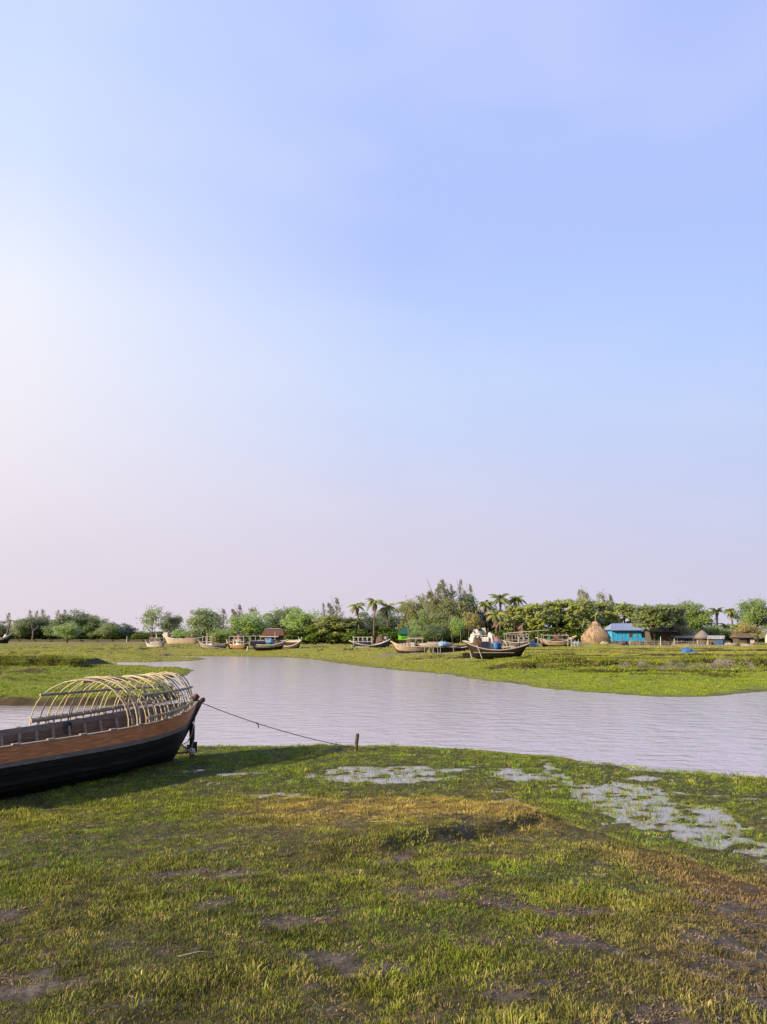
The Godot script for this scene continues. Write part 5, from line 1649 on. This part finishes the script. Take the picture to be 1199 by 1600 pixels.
	t = boat("fishing_boat", "long cream hulled boat with a tall square prow behind the white boat", -38.5, -150.0, PI - 0.15, Vector3(8.2, 1.35, 2.2), Vector2(0.3, 0.85), M["wood_cream"], M["wood_cream"], M["wood_pale"], 0.4)
	block(t, "prow_post", M["wood_pale"], Vector3(3.3, 2.15, 0), Vector3(0.85, 0.95, 0.8))
	for x in [1.2, -0.5]:
		bundle(t, "hatch", M["hollow_dark"], Vector3(x, 1.2, -0.75), Vector3(0.55, 0.55, 0.6), 0.1)
	bundle(t, "net_pile", M["nets_brown"], Vector3(-1.6, 1.2, 0), Vector3(2.4, 0.6, 1.2), 0.4)
	bar(t, "deck_post", M["wood_pale"], Vector3(-1.9, 1.0, 0), Vector3(-1.9, 2.4, 0), 0.09)
	bar(t, "stay", M["wood_grey"], Vector3(2.9, 2.9, 0), Vector3(1.9, 1.8, 0), 0.05)
	t = boat("fishing_boat", "dark boat at the far left edge showing only its raised end", -84.0, -172.0, 0.1, Vector3(4.6, 1.2, 1.8), Vector2(0.5, 1.1), M["wood_black"], M["wood_grey"], M["wood_pale"], 0.7)
	bundle(t, "heap", M["cloth_white"], Vector3(1.0, 0.9, 0), Vector3(1.0, 1.1, 0.8), 0.3)

# ------------------------------------------------------------------ sky
func sky_color(az: float, el: float) -> Color:
	# hazy evening air: pink at the horizon, periwinkle above, paler and whiter towards the sun at the left
	var rows := [
		[-90.0, Color8(205, 198, 208), Color8(203, 200, 214), Color8(200, 201, 220)],
		[0.0, Color8(226, 215, 224), Color8(218, 208, 223), Color8(210, 205, 224)],
		[4.0, Color8(227, 219, 230), Color8(217, 210, 227), Color8(206, 205, 230)],
		[8.7, Color8(236, 228, 238), Color8(213, 211, 235), Color8(200, 208, 240)],
		[13.5, Color8(240, 236, 246), Color8(206, 216, 247), Color8(192, 208, 248)],
		[18.2, Color8(242, 241, 251), Color8(199, 217, 253), Color8(186, 208, 253)],
		[22.7, Color8(240, 243, 254), Color8(191, 211, 255), Color8(181, 204, 255)],
		[27.0, Color8(226, 235, 255), Color8(182, 201, 254), Color8(178, 199, 253)],
		[31.0, Color8(214, 228, 255), Color8(180, 199, 254), Color8(179, 198, 253)],
		[38.0, Color8(203, 221, 255), Color8(181, 200, 254), Color8(179, 197, 253)],
		[44.0, Color8(196, 216, 255), Color8(186, 203, 255), Color8(178, 194, 255)],
		[90.0, Color8(182, 200, 252), Color8(180, 198, 252), Color8(178, 195, 250)]]
	var i := 0
	while i < rows.size() - 2 and el > rows[i + 1][0]:
		i += 1
	var f: float = clampf((el - rows[i][0]) / (rows[i + 1][0] - rows[i][0]), 0.0, 1.0)
	var col := []
	for k in 3:
		var a: Color = rows[i][k + 1].srgb_to_linear()
		var b: Color = rows[i + 1][k + 1].srgb_to_linear()
		col.append(a.lerp(b, f))
	var from_sun := absf(wrapf(az + 96.0, -180.0, 180.0))
	var c: Color
	if from_sun < 70.0:
		c = col[0]
		var g := pow(1.0 - from_sun / 70.0, 1.5) * (1.0 - ss(25.0, 80.0, absf(el - 18.0)))
		c = c.lerp(Color(1.25, 1.15, 1.05), 0.8 * g)
	elif from_sun < 97.0:
		c = col[0].lerp(col[1], pow((from_sun - 70.0) / 27.0, 0.85))
	else:
		c = col[1].lerp(col[2], clampf((from_sun - 97.0) / 28.0, 0.0, 1.0))
	return c

func make_sky() -> PanoramaSkyMaterial:
	var im := Image.create(512, 256, false, Image.FORMAT_RGBF)
	var cirrus := FastNoiseLite.new()
	cirrus.frequency = 1.1
	cirrus.fractal_octaves = 4
	cirrus.seed = 8
	for j in 256:
		var el := 90.0 - (j + 0.5) / 256.0 * 180.0
		for i in 512:
			var az := wrapf((i + 0.5) / 512.0 * 360.0, -180.0, 180.0)
			var c := sky_color(az, el)
			var e := deg_to_rad(el)
			var a := deg_to_rad(az)
			var d := Vector3(sin(a) * cos(e), sin(e), -cos(a) * cos(e))
			var v := cirrus.get_noise_3d(d.x * 1.2, d.y * 4.5 + d.x * 0.8, d.z * 1.2) + 0.4 * cirrus.get_noise_3d(d.x * 5.0, d.y * 14.0, d.z * 5.0)
			c = c.lerp(Color(0.82, 0.82, 0.9), clampf(v, 0.0, 1.0) * 0.26 * ss(2.0, 12.0, el))
			im.set_pixel(i, j, c * (1.0 / EXPOSURE))
	var m := PanoramaSkyMaterial.new()
	m.panorama = ImageTexture.create_from_image(im)
	return m

func _ready() -> void:
	# camera: standing on the embankment above the near shore
	var cam := Camera3D.new()
	cam.name = "camera"
	cam.position = Vector3(0, 3.6, 0)
	cam.rotation_degrees = Vector3(8.75, 0, 0)
	cam.fov = 67.03
	cam.near = 0.1
	cam.far = 4000.0
	add_child(cam, true)
	# sky, exposure, air
	var env := Environment.new()
	env.background_mode = Environment.BG_SKY
	env.sky = Sky.new()
	env.sky.sky_material = make_sky()
	env.tonemap_mode = Environment.TONE_MAPPER_LINEAR
	env.tonemap_exposure = EXPOSURE
	env.sdfgi_enabled = true
	env.ssao_enabled = true
	env.ssil_enabled = true
	var we := WorldEnvironment.new()
	we.name = "air"
	we.environment = env
	add_child(we, true)
	# low sun at the left, a little behind the camera
	var sun := DirectionalLight3D.new()
	sun.name = "sun"
	sun.light_energy = 1.6
	sun.light_color = Color(1.0, 0.9, 0.76)
	sun.light_angular_distance = 0.6
	sun.shadow_enabled = true
	var to_sun := Vector3(-0.82, 0.40, 0.46).normalized()
	sun.basis = Basis.looking_at(-to_sun)
	add_child(sun, true)
	# land and water
	n_big.frequency = 0.04
	n_big.fractal_octaves = 3
	n_big.seed = 3
	n_mid.frequency = 0.16
	n_mid.fractal_octaves = 3
	n_mid.seed = 4
	n_fine.frequency = 0.5
	n_fine.fractal_octaves = 2
	n_fine.seed = 5
	make_sdf()
	make_materials()
	make_ground()
	make_water()
	# things
	make_near_boat()
	make_boats()
	make_village()
	make_trees()
	make_grass()
